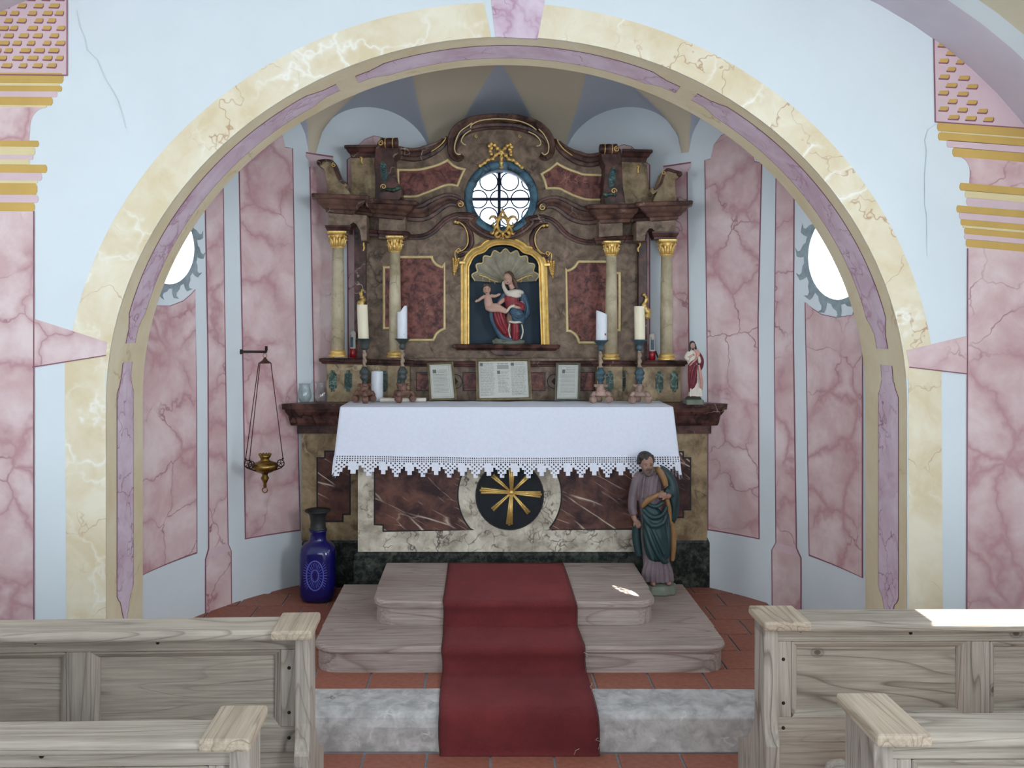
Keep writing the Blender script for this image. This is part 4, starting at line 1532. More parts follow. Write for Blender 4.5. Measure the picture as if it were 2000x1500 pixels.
def column(cxp, ytop, ycap, ysh, ybase, wt, wb, Y):
    col = MB()
    zb = P(0, ysh, Y).z
    zt_ = P(0, ycap, Y).z
    c = P(cxp, ysh, Y)
    r1, r0 = wb / 2 * Y / F, wt / 2 * Y / F
    col.lathe([(r1, 0), (r1 * 0.99, (zt_ - zb) * 0.35), (r0, zt_ - zb)], c, 24)
    sh = col.build('column', M['shaft'], ret)
    b = MB()
    zz = P(0, ybase, Y).z
    h = zb - zz
    b.lathe([(r1 * 1.36, 0), (r1 * 1.40, h * 0.12), (r1 * 1.36, h * 0.32), (r1 * 1.12, h * 0.42), (r1 * 1.10, h * 0.52), (r1 * 1.24, h * 0.62), (r1 * 1.24, h * 0.8), (r1 * 1.04, h * 0.95), (r1 * 1.0, h * 1.05)], (c.x, Y, zz), 24)
    b.build('column_base', M['gold'], sh)
    # corinthian capital
    g = MB()
    zt2 = P(0, ytop, Y).z
    H = zt2 - zt_
    g.lathe([(r0 * 1.02, -0.006), (r0 * 1.22, -0.002), (r0 * 1.02, 0.004), (r0 * 1.0, H * 0.3), (r0 * 1.1, H * 0.6), (r0 * 1.5, H * 0.86)], (c.x, Y, zt_), 20)
    for row, (hh, n, o) in enumerate(((0.48, 8, 0.0), (0.74, 8, 22.5))):
        for k in range(n):
            a = math.radians(o + 360 * k / n)
            d = Vector((math.cos(a), math.sin(a), 0))
            base = Vector((c.x, Y, zt_))
            p = [base + d * r0 * 1.02, base + d * r0 * 1.16 + Vector((0, 0, H * hh * 0.6)), base + d * r0 * 1.34 + Vector((0, 0, H * hh)), base + d * r0 * 1.58 + Vector((0, 0, H * hh * 0.96)), base + d * r0 * 1.6 + Vector((0, 0, H * hh * 0.8))]
            g.tube(p, [r0 * 0.2, r0 * 0.26, r0 * 0.2, r0 * 0.13, r0 * 0.06], 6)
    for k in range(4):
        a = math.radians(45 + 90 * k)
        d = Vector((math.cos(a), math.sin(a), 0))
        base = Vector((c.x, Y, zt_))
        sp_ = [base + d * r0 * 1.1 + Vector((0, 0, H * 0.55)), base + d * r0 * 1.5 + Vector((0, 0, H * 0.8))]
        sp_ += [base + d * (r0 * 1.72 + r0 * 0.26 * (1 - q / 14) * math.cos(math.radians(140 - q * 34))) + Vector((0, 0, H * 0.66 + r0 * 0.26 * (1 - q / 14) * math.sin(math.radians(140 - q * 34)))) for q in range(12)]
        g.tube(sp_, r0 * 0.11, 6)
    # abacus with hollow sides
    ab = []
    w = r0 * 1.62
    for k in range(4):
        a = math.radians(45 + 90 * k)
        for da, s in ((-6, 1.26), (6, 1.26), (30, 1.02), (45, 0.97), (60, 1.02)):
            ab.append((c.x + w * s * math.cos(a + math.radians(da)), Y + w * s * math.sin(a + math.radians(da))))
    g.rings([[(x, y, zt_ + H * 0.84) for x, y in ab], [(c.x + (x - c.x) * 1.06, Y + (y - Y) * 1.06, zt_ + H * 0.92) for x, y in ab], [(c.x + (x - c.x) * 1.06, Y + (y - Y) * 1.06, zt_ + H) for x, y in ab]], smooth=False)
    g.ell((c.x, Y - w * 0.98, zt_ + H * 0.9), (r0 * 0.22, r0 * 0.16, r0 * 0.2), None, 8, 6)
    g.build('capital', M['gold'], sh)


column(660, 453, 483, 684, 697, 22.5, 26, 5.04)
column(771.5, 462, 491, 687, 698, 20, 24, 5.03)
column(1194, 472, 498, 690, 702, 20, 24, 5.03)
column(1302, 469, 498, 691, 703, 21.5, 25, 5.04)

# gilt-framed panels
GP = halfround(0.0085, 0.012)


def gilt_panel(pts, frame_name='gilt_frame'):
    f = MB().prism_px(pts, YR - 0.004, YR + 0.004).build('panel', M['panelred'], ret)
    MB().sweep([P(a, b, YR - 0.002) for a, b in pts], GP, closed=True).build(frame_name, M['paintgold'], f)


def concave(x, y, r, a0, a1, n=7):
    return arc_px(x, y, r, a0, a1, n)


gilt_panel([(750, 522), (779, 522), (779, 502)] + [(843, 502)] + concave(868, 496, 26, 188, 262)[1:] + [(868, 516), (868, 642)] + concave(873, 668, 26, 98, 172)[1:-1] + [(846, 664), (779, 664), (779, 641), (750, 641)])
gilt_panel([(1210, 533), (1188, 533), (1188, 511), (1131, 511)] + concave(1104, 503, 26, -12, -84)[1:] + [(1106, 528), (1108, 646)] + concave(1104, 672, 27, 80, 10)[1:] + [(1132, 669), (1190, 669), (1190, 645), (1210, 645)])
gilt_panel(smoothpts([(777, 332), (800, 332), (821, 331), (842, 326), (858, 321), (874, 313)], 3)[:-1] + [(874, 313), (884, 323), (894, 328), (907, 331), (900, 346), (893, 363)] + smoothpts([(893, 363), (880, 361), (866, 363), (842, 373), (826, 379), (811, 384), (778, 384)], 3)[1:])
gilt_panel([(1058, 340), (1073, 331), (1088, 319)] + smoothpts([(1088, 319), (1100, 326), (1114, 332), (1128, 337), (1142, 341), (1176, 342)], 3)[1:] + [(1177, 390)] + smoothpts([(1177, 390), (1148, 390), (1132, 386), (1116, 380), (1102, 373), (1090, 368), (1068, 368)], 3)[1:-1] + [(1068, 368), (1064, 353)])

# niche: dark lining, shell, gilt frame, sill
nb = MB()
back = [(P(a, b, YR).x, P(a, b, YR).z) for a, b in nin]
n = len(back)
vs = [(x, YR - 0.004, z) for x, z in back] + [(x, 5.33, z) for x, z in back]
nb.add(vs, [(i, (i + 1) % n, (i + 1) % n + n, i + n) for i in range(n)] + [tuple(range(n, 2 * n))])
nb.build('niche', M['navy'], ret, fix=False)
NPR = [(-0.026, 0.0), (-0.026, 0.010), (-0.020, 0.014), (-0.014, 0.012), (-0.008, 0.024), (0.004, 0.030), (0.012, 0.026), (0.016, 0.016), (0.020, 0.020), (0.026, 0.018), (0.026, 0.0)]
nf = [(908, 673), (908, 520), (904, 514), (911, 513)] + smoothpts([(911, 513), (917, 501), (928, 491), (942, 486), (950, 478), (964, 472), (982, 470), (1000, 472), (1018, 480), (1026, 487), (1040, 491), (1054, 503), (1060, 516)], 3)[1:] + [(1067, 519), (1064, 526), (1065, 673)]
nf = [p for i, p in enumerate(nf) if i not in (2, 3)]
nf = [p for p in nf if p not in ((1067, 519), (1064, 526))]
MB().sweep([P(a, b, YR) for a, b in nf][::-1], NPR).build('niche_frame', M['gold'], ret)
for x in (903, 1068):
    MB().box(xat(x - 6, YR), xat(x + 6, YR), YR - 0.032, YR, P(0, 516 if x < 1000 else 520, YR).z, P(0, 511 if x < 1000 else 515, YR).z).build('niche_frame_ear', M['gold'], ret, bevel=0.002)
# shell
scx, scy = 987, 553
lob = []
mbs = MB()
NL = 9
edge = []
for k in range(NL * 8 + 1):
    a = math.radians(176 - 172 * k / (NL * 8))
    rip = math.cos(2 * math.pi * k / 8.0)
    r = 65 + 4.0 * -rip - 2.5 * abs(math.cos(a)) ** 2 * 0
    edge.append((a, r, rip))
rgs = []
for s in (0.12, 0.4, 0.7, 1.0):
    rg = []
    for a, r, rip in edge:
        rr_ = r * s
        y = 5.315 - 0.05 * s * s - 0.011 * s * -rip
        rg.append(P(scx + rr_ * math.cos(a) * 0.98, scy - rr_ * math.sin(a) * 0.97, y))
    rgs.append(rg)
mbs.rings(rgs, closed_ring=False, cap=False)
sh = mbs.build('niche_shell', M['shell'], ret, fix=False)
MB().tube([q - Vector((0, 0.004, 0)) for q in rgs[-1]], 0.0048, 6).build('shell_edge', M['paintgold'], sh)
for sg in (-1, 1):
    tr = MB()
    q = smoothpts([(scx + sg * 14, 551), (scx + sg * 26, 547), (scx + sg * 38, 541), (scx + sg * 52, 537)], 4)
    tr.tube([P(a, b, 5.25) for a, b in q], [0.004] * (len(q) - 1) + [0.006], 6)
    for a, b, c_, d in ((22, 549, 20, 555), (32, 545, 30, 552), (44, 540, 44, 547), (52, 537, 55, 543)):
        tr.tube([P(scx + sg * a, b, 5.25), P(scx + sg * c_, d, 5.247)], [0.004, 0.0015], 5)
    tr.build('shell_trim', M['gold'], sh)
SPF = [(0, 0), (0.002, 0.03), (0.010, 0.036), (0.016, 0.05), (0.032, 0.055), (0.038, 0.05), (0.038, 0.0)]
q = [P(901, 684, YR + 0.03), P(901, 684, YR - 0.0), P(1076, 685, YR - 0.0), P(1076, 685, YR + 0.03)]
MB().sweep(q, SPF, plane=False).build('niche_sill', M['redbrown'], ret)
MB().prism_px([(957, 684), (1020, 685), (1016, 690), (1006, 694), (970, 694), (961, 690)], YR - 0.045, YR + 0.01).build('sill_bracket', M['redbrown'], ret, bevel=0.003)

# attic: posts, consoles, mouldings, volutes
for pts, y in (([(685, 309), (737, 306), (739, 394), (678, 392), (686, 372)], 5.12), ([(1214, 306), (1262, 310), (1268, 372), (1276, 396), (1208, 400)], 5.12)):
    MB().prism_px(pts, y, 5.24).build('attic_post', M['olive'], ret, bevel=0.003)
for q in ([(686, 309, 5.26), (686, 309, 5.12), (738, 308, 5.12)], [(1213, 316, 5.12), (1261, 318, 5.12), (1261, 318, 5.26)]):
    MB().sweep([P(*p) for p in q], [(0, 0), (0.012, 0.004), (0.024, 0.008), (0.034, 0.020), (0.050, 0.030), (0.056, 0.040), (0.066, 0.040), (0.070, 0.034), (0.070, 0)], plane=False).build('post_cap', M['redbrown'], ret)
for k, (pts, rx0, rx1, ry) in enumerate(([[(733, 392), (733, 345), (731, 318), (733, 292), (738, 276), (748, 271), (776, 280), (778, 300), (770, 306), (770, 330), (774, 352), (784, 366), (784, 384), (776, 394)], 742, 778, 279], [[(1183, 404), (1178, 378), (1180, 350), (1182, 322), (1176, 312), (1174, 296), (1190, 288), (1206, 286), (1213, 292), (1215, 330), (1216, 360), (1222, 400)], 1170, 1206, 291])):
    cn = MB().prism_px(pts, 5.06, 5.24).build('console', M['redbrown'], ret, bevel=0.004)
    c = P(rx0, ry, 5.05)
    L = xat(rx1, 5.05) - c.x
    MB().lathe([(0.018, 0), (0.027, 0.004), (0.029, L * 0.25), (0.025, L * 0.33), (0.029, L * 0.42), (0.029, L * 0.62), (0.024, L * 0.72), (0.029, L * 0.8), (0.030, L * 0.97), (0.018, L)], (c.x, 5.05, c.z - (0.0 if k == 0 else 0.0)), 18, axis='x').build('console_roll', M['redbrown'], cn)
    for f in (0.30, 0.70):
        MB().lathe([(0.027, L * f - 0.003), (0.0305, L * f - 0.002), (0.0305, L * f + 0.002), (0.027, L * f + 0.003)], (c.x, 5.05, c.z), 16, axis='x').build('gilt_band', M['gold'], cn)
    sx = rx0 + 1 if k == 0 else rx1 - 1
    sw = scroll(sx, ry, 5.5, 90, 1.3, 18, 1 if k else -1)
    MB().tube([P(a, b, 5.022) for a, b in sw], 0.003, 6).build('gilt_scroll', M['gold'], cn)
    ox = 750 if k == 0 else 1196
    oy = 336 if k == 0 else 347
    px_plate('teal_inset', [(a + (b - oy) * (0.10 if k == 0 else -0.12), b) for a, b in arc_px(ox, oy, 7, 0, 345, 23, 22)], 5.06, 0.006, M['green'], cn)
    for q in range(3):
        MB().ell(P(ox + (-1 + q) * (1 if k == 0 else -1), oy - 11 + q * 10, 5.052), (0.009, 0.006, 0.009), None, 8, 6).build('bead', M['teal'], cn)
    sx, sy = (749, 365) if k == 0 else (1199, 373)
    sw = scroll(sx, sy, 6, 200 if k == 0 else -20, 1.2, 16, 1 if k else -1)
    MB().tube([P(a, b, 5.056) for a, b in sw], 0.0034, 6).build('gilt_scroll', M['gold'], cn)
    MB().tube([P(a, b, 5.05) for a, b in ([(744, 372), (756, 370), (768, 372), (778, 368), (784, 366)] if k == 0 else [(1204, 382), (1192, 379), (1184, 382), (1178, 378)])], [0.006, 0.011, 0.013, 0.012, 0.008][:5 if k == 0 else 4], 8).build('console_foot', M['green'], cn)
# outer scroll volutes standing on the cornice ends
lv_ = [(640, 374), (637, 350), (633, 330), (625, 325), (624, 317), (632, 314), (650, 316), (656, 322), (660, 336), (666, 350), (673, 355), (678, 362), (674, 366), (682, 374), (684, 384), (640, 384)]
rv_ = [(1321, 389), (1319, 370), (1318, 352), (1326, 346), (1325, 338), (1316, 334), (1300, 332), (1293, 338), (1288, 352), (1284, 366), (1274, 366), (1270, 374), (1276, 380), (1284, 374), (1276, 392), (1278, 396), (1321, 396)]
for k, pts in enumerate((lv_, rv_)):
    v_ = MB().prism_px(pts, 5.02, 5.12).build('volute', M['olive'], ret, bevel=0.003)
    a = smoothpts([(624, 319), (640, 317), (651, 320), (657, 332), (662, 346), (668, 356), (676, 361)] if k == 0 else [(1326, 341), (1312, 337), (1299, 334), (1292, 344), (1287, 360), (1280, 368), (1273, 371)], 4)
    MB().sweep([P(x, y, 5.07) for x, y in a], [(-0.006, 0.062), (0.008, 0.062), (0.012, 0.04), (0.012, -0.04), (0.008, -0.055), (-0.006, -0.055)]).build('volute_band', M['redbrown'], v_)
    c = P(627, 321, 5.07) if k == 0 else P(1323, 343, 5.07)
    MB().lathe([(0.008, -0.07), (0.016, -0.06), (0.016, 0.055), (0.008, 0.06)], c, 14, axis='y').build('volute_roll', M['redbrown'], v_)
    sx = (652, 322) if k == 0 else (1297, 337)
    MB().tube([P(x, y, 5.004) for x, y in scroll(sx[0], sx[1], 4.5, 90, 1.2, 16, 1)], 0.0026, 6).build('gilt_scroll', M['gold'], v_)
# side mouldings of the attic
MPR = [(0, 0), (0.004, 0.016), (0.022, 0.022), (0.028, 0.034), (0.046, 0.042), (0.054, 0.058), (0.066, 0.062), (0.072, 0.052), (0.072, 0)]
l_ = smoothpts([(764, 309), (784, 313), (806, 316), (828, 313), (846, 305), (860, 296), (870, 286), (877, 274), (874, 266), (869, 267)], 4)
taper_sweep('attic_moulding', [(a, b, YR - 0.002) for a, b in l_], MPR, M['cornice'], lambda f: 1.0 if f < 0.4 else 1.0 - 0.75 * (f - 0.4) / 0.6, True)
r_ = smoothpts([(1088, 272), (1083, 271), (1081, 279), (1087, 292), (1098, 304), (1114, 316), (1132, 324), (1150, 327), (1170, 324), (1182, 320)], 4)
taper_sweep('attic_moulding', [(a, b, YR - 0.002) for a, b in r_], MPR, M['cornice'], lambda f: 1.0 if f > 0.6 else 0.25 + 0.75 * f / 0.6, True)
MB().tube([P(a, b, 5.17) for a, b in smoothpts([(842, 296), (856, 287), (867, 276), (871, 268)], 5)], 0.0034, 6).build('gilt_line', M['gold'], ret)
MB().tube([P(a, b, 5.17) for a, b in smoothpts([(1118, 304), (1102, 292), (1092, 280), (1088, 272)], 5)], 0.0034, 6).build('gilt_line', M['gold'], ret)
# arched pediment
pa = smoothpts([(903, 302), (896, 306), (890, 300), (891, 286), (896, 272), (908, 261), (926, 253), (950, 249), (979, 248), (1008, 250), (1034, 257), (1054, 268), (1065, 280), (1069, 296), (1064, 304), (1056, 301)], 5)
PPR = [(-0.016, 0.0), (-0.016, 0.022), (-0.006, 0.028), (0.002, 0.020), (0.016, 0.024), (0.026, 0.044), (0.050, 0.060), (0.062, 0.066), (0.068, 0.056), (0.068, 0)]


def psc(f):
    return 0.32 + 0.68 * min(1, min(f, 1 - f) / 0.30)


path = [(a, b, YR - 0.004) for a, b in pa]
taper_sweep('pediment', path, PPR, M['cornice'], psc, True)
gl = MB()
for pts in ([(884 + 16, 301), (893, 301), (888, 292), (890, 276), (898, 258), (912, 247), (922, 240)], [(919, 250), (922, 243), (940, 235), (976, 232), (1012, 236), (1034, 244), (1048, 254)], [(920, 254), (908, 262), (901, 274), (905, 281), (910, 283)],
            [(1052, 252), (1062, 262), (1071, 280), (1071, 296), (1064, 302), (1058, 298)], [(1032, 257), (1046, 264), (1056, 276), (1054, 284), (1048, 285)]):
    p = smoothpts(pts, 5)
    gl.tube([P(a, b, 5.155) for a, b in p], 0.0038, 6)
    gl.build('gilt_line', M['paintgold'], ret)
    gl = MB()
for x in (931, 1016):
    MB().tube([P(a, b, 5.195) for a, b in scroll(x, 266, 3.6, 90, 1.0, 10)], 0.003, 6).build('gilt_scroll', M['gold'], ret)
# mouldings that wrap the lower half of the window and run to the niche
for sg in (-1, 1):
    bx = lambda d: OC[0] + sg * d
    y0 = 424 if sg < 0 else 426
    pts = [(bx(84), y0), (bx(66), y0 + 1), (bx(54), y0 + 4)] + [(OC[0] + sg * 76 * math.cos(math.radians(a)), 388 + 76 * math.sin(math.radians(a))) for a in (38, 48, 58, 68, 78, 88)]
    pp = smoothpts(pts, 4)
    if sg < 0:
        pp = pp
    path = [P(a, b, YR - 0.001) for a, b in (pp if sg < 0 else pp[::-1])]
    MB().sweep(path, [(-0.026, 0), (-0.026, 0.014), (-0.016, 0.018), (-0.012, 0.028), (0.0, 0.030), (0.006, 0.020), (0.014, 0.024), (0.020, 0.018), (0.020, 0)]).build('window_moulding', M['cornice'], ret)
    # dark C-shaped bands down to the niche shoulders
    if sg < 0:
        cs = [(886, 434), (900, 436), (914, 446), (921, 462), (920, 478), (912, 490), (902, 497), (894, 499)]
    else:
        cs = [(1070, 440), (1056, 442), (1044, 452), (1038, 466), (1041, 482), (1050, 494), (1060, 500), (1070, 500)]
    pp = smoothpts(cs, 5)
    MB().sweep([P(a, b, YR - 0.001) for a, b in (pp if sg < 0 else pp[::-1])], halfround(0.016, 0.014)).build('dark_scroll_band', M['redbrown'], ret)
    # pale triangle beside the niche arch
    tp = [(922, 440), (950, 462), (928, 480)] if sg < 0 else [(1040, 446), (1016, 464), (1034, 482)]
    px_plate('pale_triangle', tp, YR, 0.004, M['olive'], ret)
    # gilt C scroll with husk drop
    if sg < 0:
        g1 = [(889, 432), (897, 434), (905, 440), (911, 450), (914, 463), (913, 477), (906, 487), (898, 491)]
        g2 = scroll(896, 489, 5, -90, 1.2, 14, -1)
        g3 = [(893, 487), (889, 492), (889, 501), (892, 510)]
        dots, drop = [(889, 433), (894, 434.5)], (889, 519)
    else:
        g1 = [(1067, 439), (1059, 441), (1052, 448), (1046, 458), (1045, 471), (1049, 484), (1057, 493), (1064, 496)]
        g2 = scroll(1069, 495, 5, -90, 1.2, 14, 1)
        g3 = [(1073, 492), (1077, 496), (1077, 505), (1074, 514)]
        dots, drop = [(1069, 440), (1062, 441)], (1078, 524)
    MB().tube([P(a, b, YR - 0.022) for a, b in smoothpts(g1, 4)], 0.0036, 6).tube([P(a, b, YR - 0.022) for a, b in g2], 0.0034, 6).tube([P(a, b, YR - 0.02) for a, b in smoothpts(g3, 4)], 0.003, 6).build('gilt_scroll', M['gold'], ret)
    for q in dots:
        MB().ell(P(q[0], q[1], YR - 0.024), (0.011, 0.010, 0.010)).build('gilt_boss', M['gold'], ret)
    hk = MB()
    for k in range(7):
        yy = drop[1] - 12 + k * 4.0
        for s in (-1, 0, 1):
            xx = drop[0] + s * (5.2 - k * 0.6) + sg * (-1.5 + k * 0.4)
            hk.ell(P(xx, yy + abs(s) * -1.5, YR - 0.012), (0.008, 0.009, 0.011), Matrix.Rotation(0.5 * s, 3, 'Y'), 8, 6)
    hk.ell(P(drop[0] + sg * 2, drop[1] + 16, YR - 0.01), (0.005, 0.006, 0.014), None, 8, 6)
    hk.build('gilt_husks', M['carved'], ret)
# ribbon bow over the window
bow = MB()


def ribbon(pts, y, w, n=5):
    p = smoothpts(pts, n)
    N = len(p)
    path = []
    for i, (a, b) in enumerate(p):
        path.append(P(a, b, y - 0.006 * math.sin(i * 1.35)))
    bow.tube(path, [w * (0.75 + 0.25 * math.cos(i * 1.35)) for i in range(N)], 7, flat=0.6)


ribbon([(979, 296), (972, 290), (966, 283), (959, 281), (956, 286), (960, 291), (957, 297), (962, 302)], 5.19, 0.0145)
ribbon([(979, 296), (986, 290), (991, 284), (997, 282), (999, 288), (995, 293), (999, 298), (996, 304)], 5.19, 0.0145)
ribbon([(977, 298), (968, 303), (962, 310), (953, 312), (945, 319), (935, 325)], 5.186, 0.0135)
ribbon([(981, 298), (988, 303), (994, 311), (1003, 313), (1011, 320), (1022, 329)], 5.186, 0.0135)
ribbon([(979, 299), (979.5, 308), (979, 318), (979.5, 328)], 5.186, 0.0135)
bow.ell(P(979, 296, 5.182), (0.014, 0.012, 0.015))
bow.build('gilt_ribbon_bow', M['gold'], ret)
# rocaille cartouche under the window
ca = MB()
ov = [(a, b) for a, b in arc_px(982, 439, 10.5, 0, 345, 23, 15)]
ca.sweep([P(a, b, 5.165) for a, b in ov], halfround(0.0085, 0.014), closed=True)
for pts, w in (([(972, 432), (967, 424), (960, 423), (956, 428)], 0.007), ([(992, 432), (998, 424), (1006, 424), (1009, 430)], 0.007), ([(974, 427), (978, 420), (981, 412), (981, 408)], 0.007), ([(990, 427), (986, 420), (983, 412)], 0.007),
               ([(970, 440), (966, 448), (962, 456), (958, 454)], 0.008), ([(994, 440), (998, 449), (1001, 457), (1005, 455)], 0.008), ([(972, 452), (968, 460), (973, 463), (978, 458)], 0.008), ([(992, 452), (996, 460), (990, 463), (986, 458)], 0.008), ([(982, 454), (982, 461), (983, 468)], 0.007),
               ([(967, 444), (963, 440), (964, 434)], 0.005), ([(997, 444), (1002, 441), (1001, 434)], 0.005)):
    p = smoothpts(pts, 4)
    ca.tube([P(a, b, 5.168 - 0.006 * math.sin(i)) for i, (a, b) in enumerate(p)], [w * 1.35 * (1.1 - 0.6 * i / len(p)) for i in range(len(p))], 7)
ca.build('gilt_cartouche', M['carved'], ret)
# carved gilt ornaments low on the edge strips, small curls at their top
for k, (x, y0, y1) in enumerate(((706, 566, 596), (1260, 574, 620))):
    o = MB()
    pts = [(x + (3 if k else -2), y1), (x + (6 if k else 3), y1 - 10), (x + (-2 if k else 1), y1 - (y1 - y0) * 0.5), (x + (3 if k else -1), y1 - (y1 - y0) * 0.8), (x + (-4 if k else 3), y0)]
    p = smoothpts(pts, 5)
    o.tube([P(a, b, 5.152) for a, b in p], [0.020 - 0.013 * i / len(p) + 0.003 * math.sin(i * 1.4) for i in range(len(p))], 8)
    o.ell(P(x + (5 if k else -3), y1 - 3, 5.148), (0.018, 0.014, 0.020))
    o.build('gilt_ornament', M['gold'], ret)
for pts, y in (([(708, 466), (712, 464), (714, 470), (710, 476), (711, 484), (709, 490)], 5.16), ([(1244, 474), (1249, 474), (1250, 480), (1246, 485), (1247, 492)], 5.16), ([(703, 307), (707, 309), (706, 315), (709, 320)], 5.112), ([(1244, 325), (1248, 324), (1246, 331), (1247, 338)], 5.112)):
    MB().tube([P(a, b, y) for a, b in smoothpts(pts, 4)], 0.006, 6).build('gilt_curl', M['gold'], ret)

# ================================================================== FIGURES
class Fig:
    """figure traced in photo pixels at a distance Y0, every mass with its own depth"""

    def __init__(self, Y0):
        self.Y, self.s = Y0, Y0 / F

    def new(self):
        self.mb = MB()
        return self

    def e(self, px, py, dy, rx, ry, rz, tilt=0.0):
        self.mb.ell(P(px, py, self.Y) + Vector((0, dy * self.s, 0)), (rx * self.s, ry * self.s, rz * self.s), Matrix.Rotation(math.radians(tilt), 3, 'Y') if tilt else None)
        return self

    def t(self, pts, seg=9, n=3, flat=1.0):
        p = smoothpts(pts, n) if n else pts
        self.mb.tube([P(a, b, self.Y) + Vector((0, d * self.s, 0)) for a, b, d, r in p], [r * self.s for a, b, d, r in p], seg, flat=flat)
        return self

    def done(self, name, mat, parent, vox=0.004):
        return self.mb.build(name, mat, parent, remesh=vox)

    def face(self, cx, cy, d, w, tilt, parent, eye=M['wick'], lip=M['robe_pink']):
        """painted brows, eyes and lips; w is half the distance between the eyes"""
        r_ = math.radians(tilt)

        def at(u, v):
            return cx + (u * math.cos(r_) - v * math.sin(r_)) * w, cy + (u * math.sin(r_) + v * math.cos(r_)) * w
        for sgn in (-1, 1):
            x, y = at(sgn, 0)
            self.new().e(x, y, d, w * 0.42, w * 0.3, w * 0.17)
            self.mb.build('eye', eye, parent)
            q = [at(sgn * 0.5, -0.62), at(sgn * 1.0, -0.85), at(sgn * 1.5, -0.6)]
            self.new().t([(a, b, d, w * 0.13) for a, b in q], 5)
            self.mb.build('eyebrow', M['hair'], parent)
        q = [at(-0.6, 2.1), at(0, 2.02), at(0.6, 2.1)]
        self.new().t([(q[0][0], q[0][1], d, w * 0.1), (q[1][0], q[1][1], d - w * 0.3, w * 0.24), (q[2][0], q[2][1], d, w * 0.1)], 6)
        self.mb.build('lips', lip, parent)

    def hand(self, px, py, d, ang_, size, curl=0.3, thumb=1):
        """palm with five separate bent fingers, pointing along ang_ (degrees in the picture plane)"""
        a = math.radians(ang_)
        u = Vector((math.cos(a), -math.sin(a)))
        w = Vector((-u.y, u.x)) * thumb
        c = Vector((px, py))
        self.e(px + u.x * size * 0.25, py + u.y * size * 0.25, d, size * 0.34, size * 0.2, size * 0.34)
        for k, L in enumerate((0.5, 0.58, 0.54, 0.42)):
            o = (k - 1.5) * size * 0.17
            b = c + u * size * 0.45 - w * o
            m_ = b + u * size * L * 0.55
            e_ = m_ + u * size * L * 0.42
            self.t([(b.x - u.x * size * 0.25, b.y - u.y * size * 0.25, d, size * 0.095), (b.x, b.y, d - size * 0.03, size * 0.09), (m_.x, m_.y, d - size * 0.05, size * 0.08), (e_.x, e_.y, d + size * curl * 0.5, size * 0.06)], 6, 2)
        b = c + u * size * 0.1 + w * size * 0.25
        m_ = b + (u * 0.6 + w * 0.6) * size * 0.35
        e_ = m_ + (u * 0.9 + w * 0.2) * size * 0.25
        self.t([(b.x, b.y, d, size * 0.11), (m_.x, m_.y, d - size * 0.1, size * 0.095), (e_.x, e_.y, d - size * 0.12, size * 0.07)], 6, 2)
        return self


# ---- standing bearded saint beside the altar
sn = thing('saint_statue', 'carved bearded man in mauve robe and green mantle standing beside the altar', 'statue', P(1286, 1157, 4.575))
g = Fig(4.575)
# body: head, neck, chest under the clothes, forearms, hands, feet
g.new().e(1262, 903, -10, 11.5, 13, 15.5, 14).e(1261, 909, -18, 8, 7, 10, 14)
g.t([(1266, 914, -4, 7), (1269, 928, 2, 9)])
g.t([(1264, 901, -22, 1.6), (1263, 907, -26, 2.4), (1262, 910.5, -27, 2.9)], 7)                    # nose
g.e(1257, 902, -20, 3.6, 2.4, 1.5, 10).e(1269, 901.5, -20, 3.6, 2.4, 1.5, 10)                     # brows
g.e(1257.5, 905.5, -20, 2.4, 1.8, 1.5).e(1268, 905, -20, 2.4, 1.8, 1.5)                             # eyelids
g.e(1258, 910, -19, 3.2, 3, 3.4).e(1268, 910, -19, 3.2, 3, 3.4).e(1262, 915.5, -22, 2.8, 2.2, 1.2)  # cheeks, mouth
g.e(1251, 908, -4, 2, 3, 4).e(1274, 906, -4, 2, 3, 4)
g.e(1268, 960, 4, 18, 14, 40).e(1275, 1040, 6, 18, 14, 60)
g.t([(1246, 930, 0, 9), (1236, 968, 0, 8), (1235, 1000, -6, 6), (1240, 1016, -10, 4.5)])
g.hand(1241, 1014, -10, -66, 17, 0.4, 1)
g.t([(1296, 930, 2, 9), (1306, 958, -6, 7), (1299, 966, -20, 5.5), (1290, 962, -26, 4.5)])
g.hand(1296, 962, -26, 178, 17, 0.2, -1)
g.e(1272, 1134, -16, 6, 12, 5).e(1302, 1134, -14, 6, 12, 5)
g.done('body', M['skindark'], sn, 0.0028)
g.face(1262.3, 905.6, -23.2, 4.4, -6, sn, M['hairdark'], M['brownbase'])
# mauve robe: torso, sleeve, skirt with folds
g.new().t([(1270, 921, 0, 13), (1268, 932, 0, 22), (1268, 955, -2, 24), (1270, 985, -2, 23), (1276, 1020, 0, 26), (1280, 1060, 0, 27), (1282, 1100, 0, 26), (1283, 1131, 0, 27)], 14, flat=0.72)
g.t([(1252, 924, 0, 9), (1243, 940, 0, 10), (1236, 968, -2, 9.5), (1234, 990, -6, 9), (1237, 1004, -9, 8)])
for x, d in ((1262, -14), (1271, -18), (1280, -20), (1289, -20), (1298, -18), (1307, -12), (1257, -8)):
    g.t([(x * 0.6 + 1280 * 0.4, 1085, d * 0.9, 4), (x, 1110, d, 4.5), (x + (x - 1282) * 0.08, 1132, d * 1.05, 5)])
for x, y in ((1254, 940), (1262, 944), (1270, 946), (1278, 944)):
    g.t([(x + 4, 926, -12, 2.5), (x, y, -17, 3), (x - 3, y + 30, -17, 2.5)])
g.done('robe', M['robe_mauve'], sn, 0.0038)
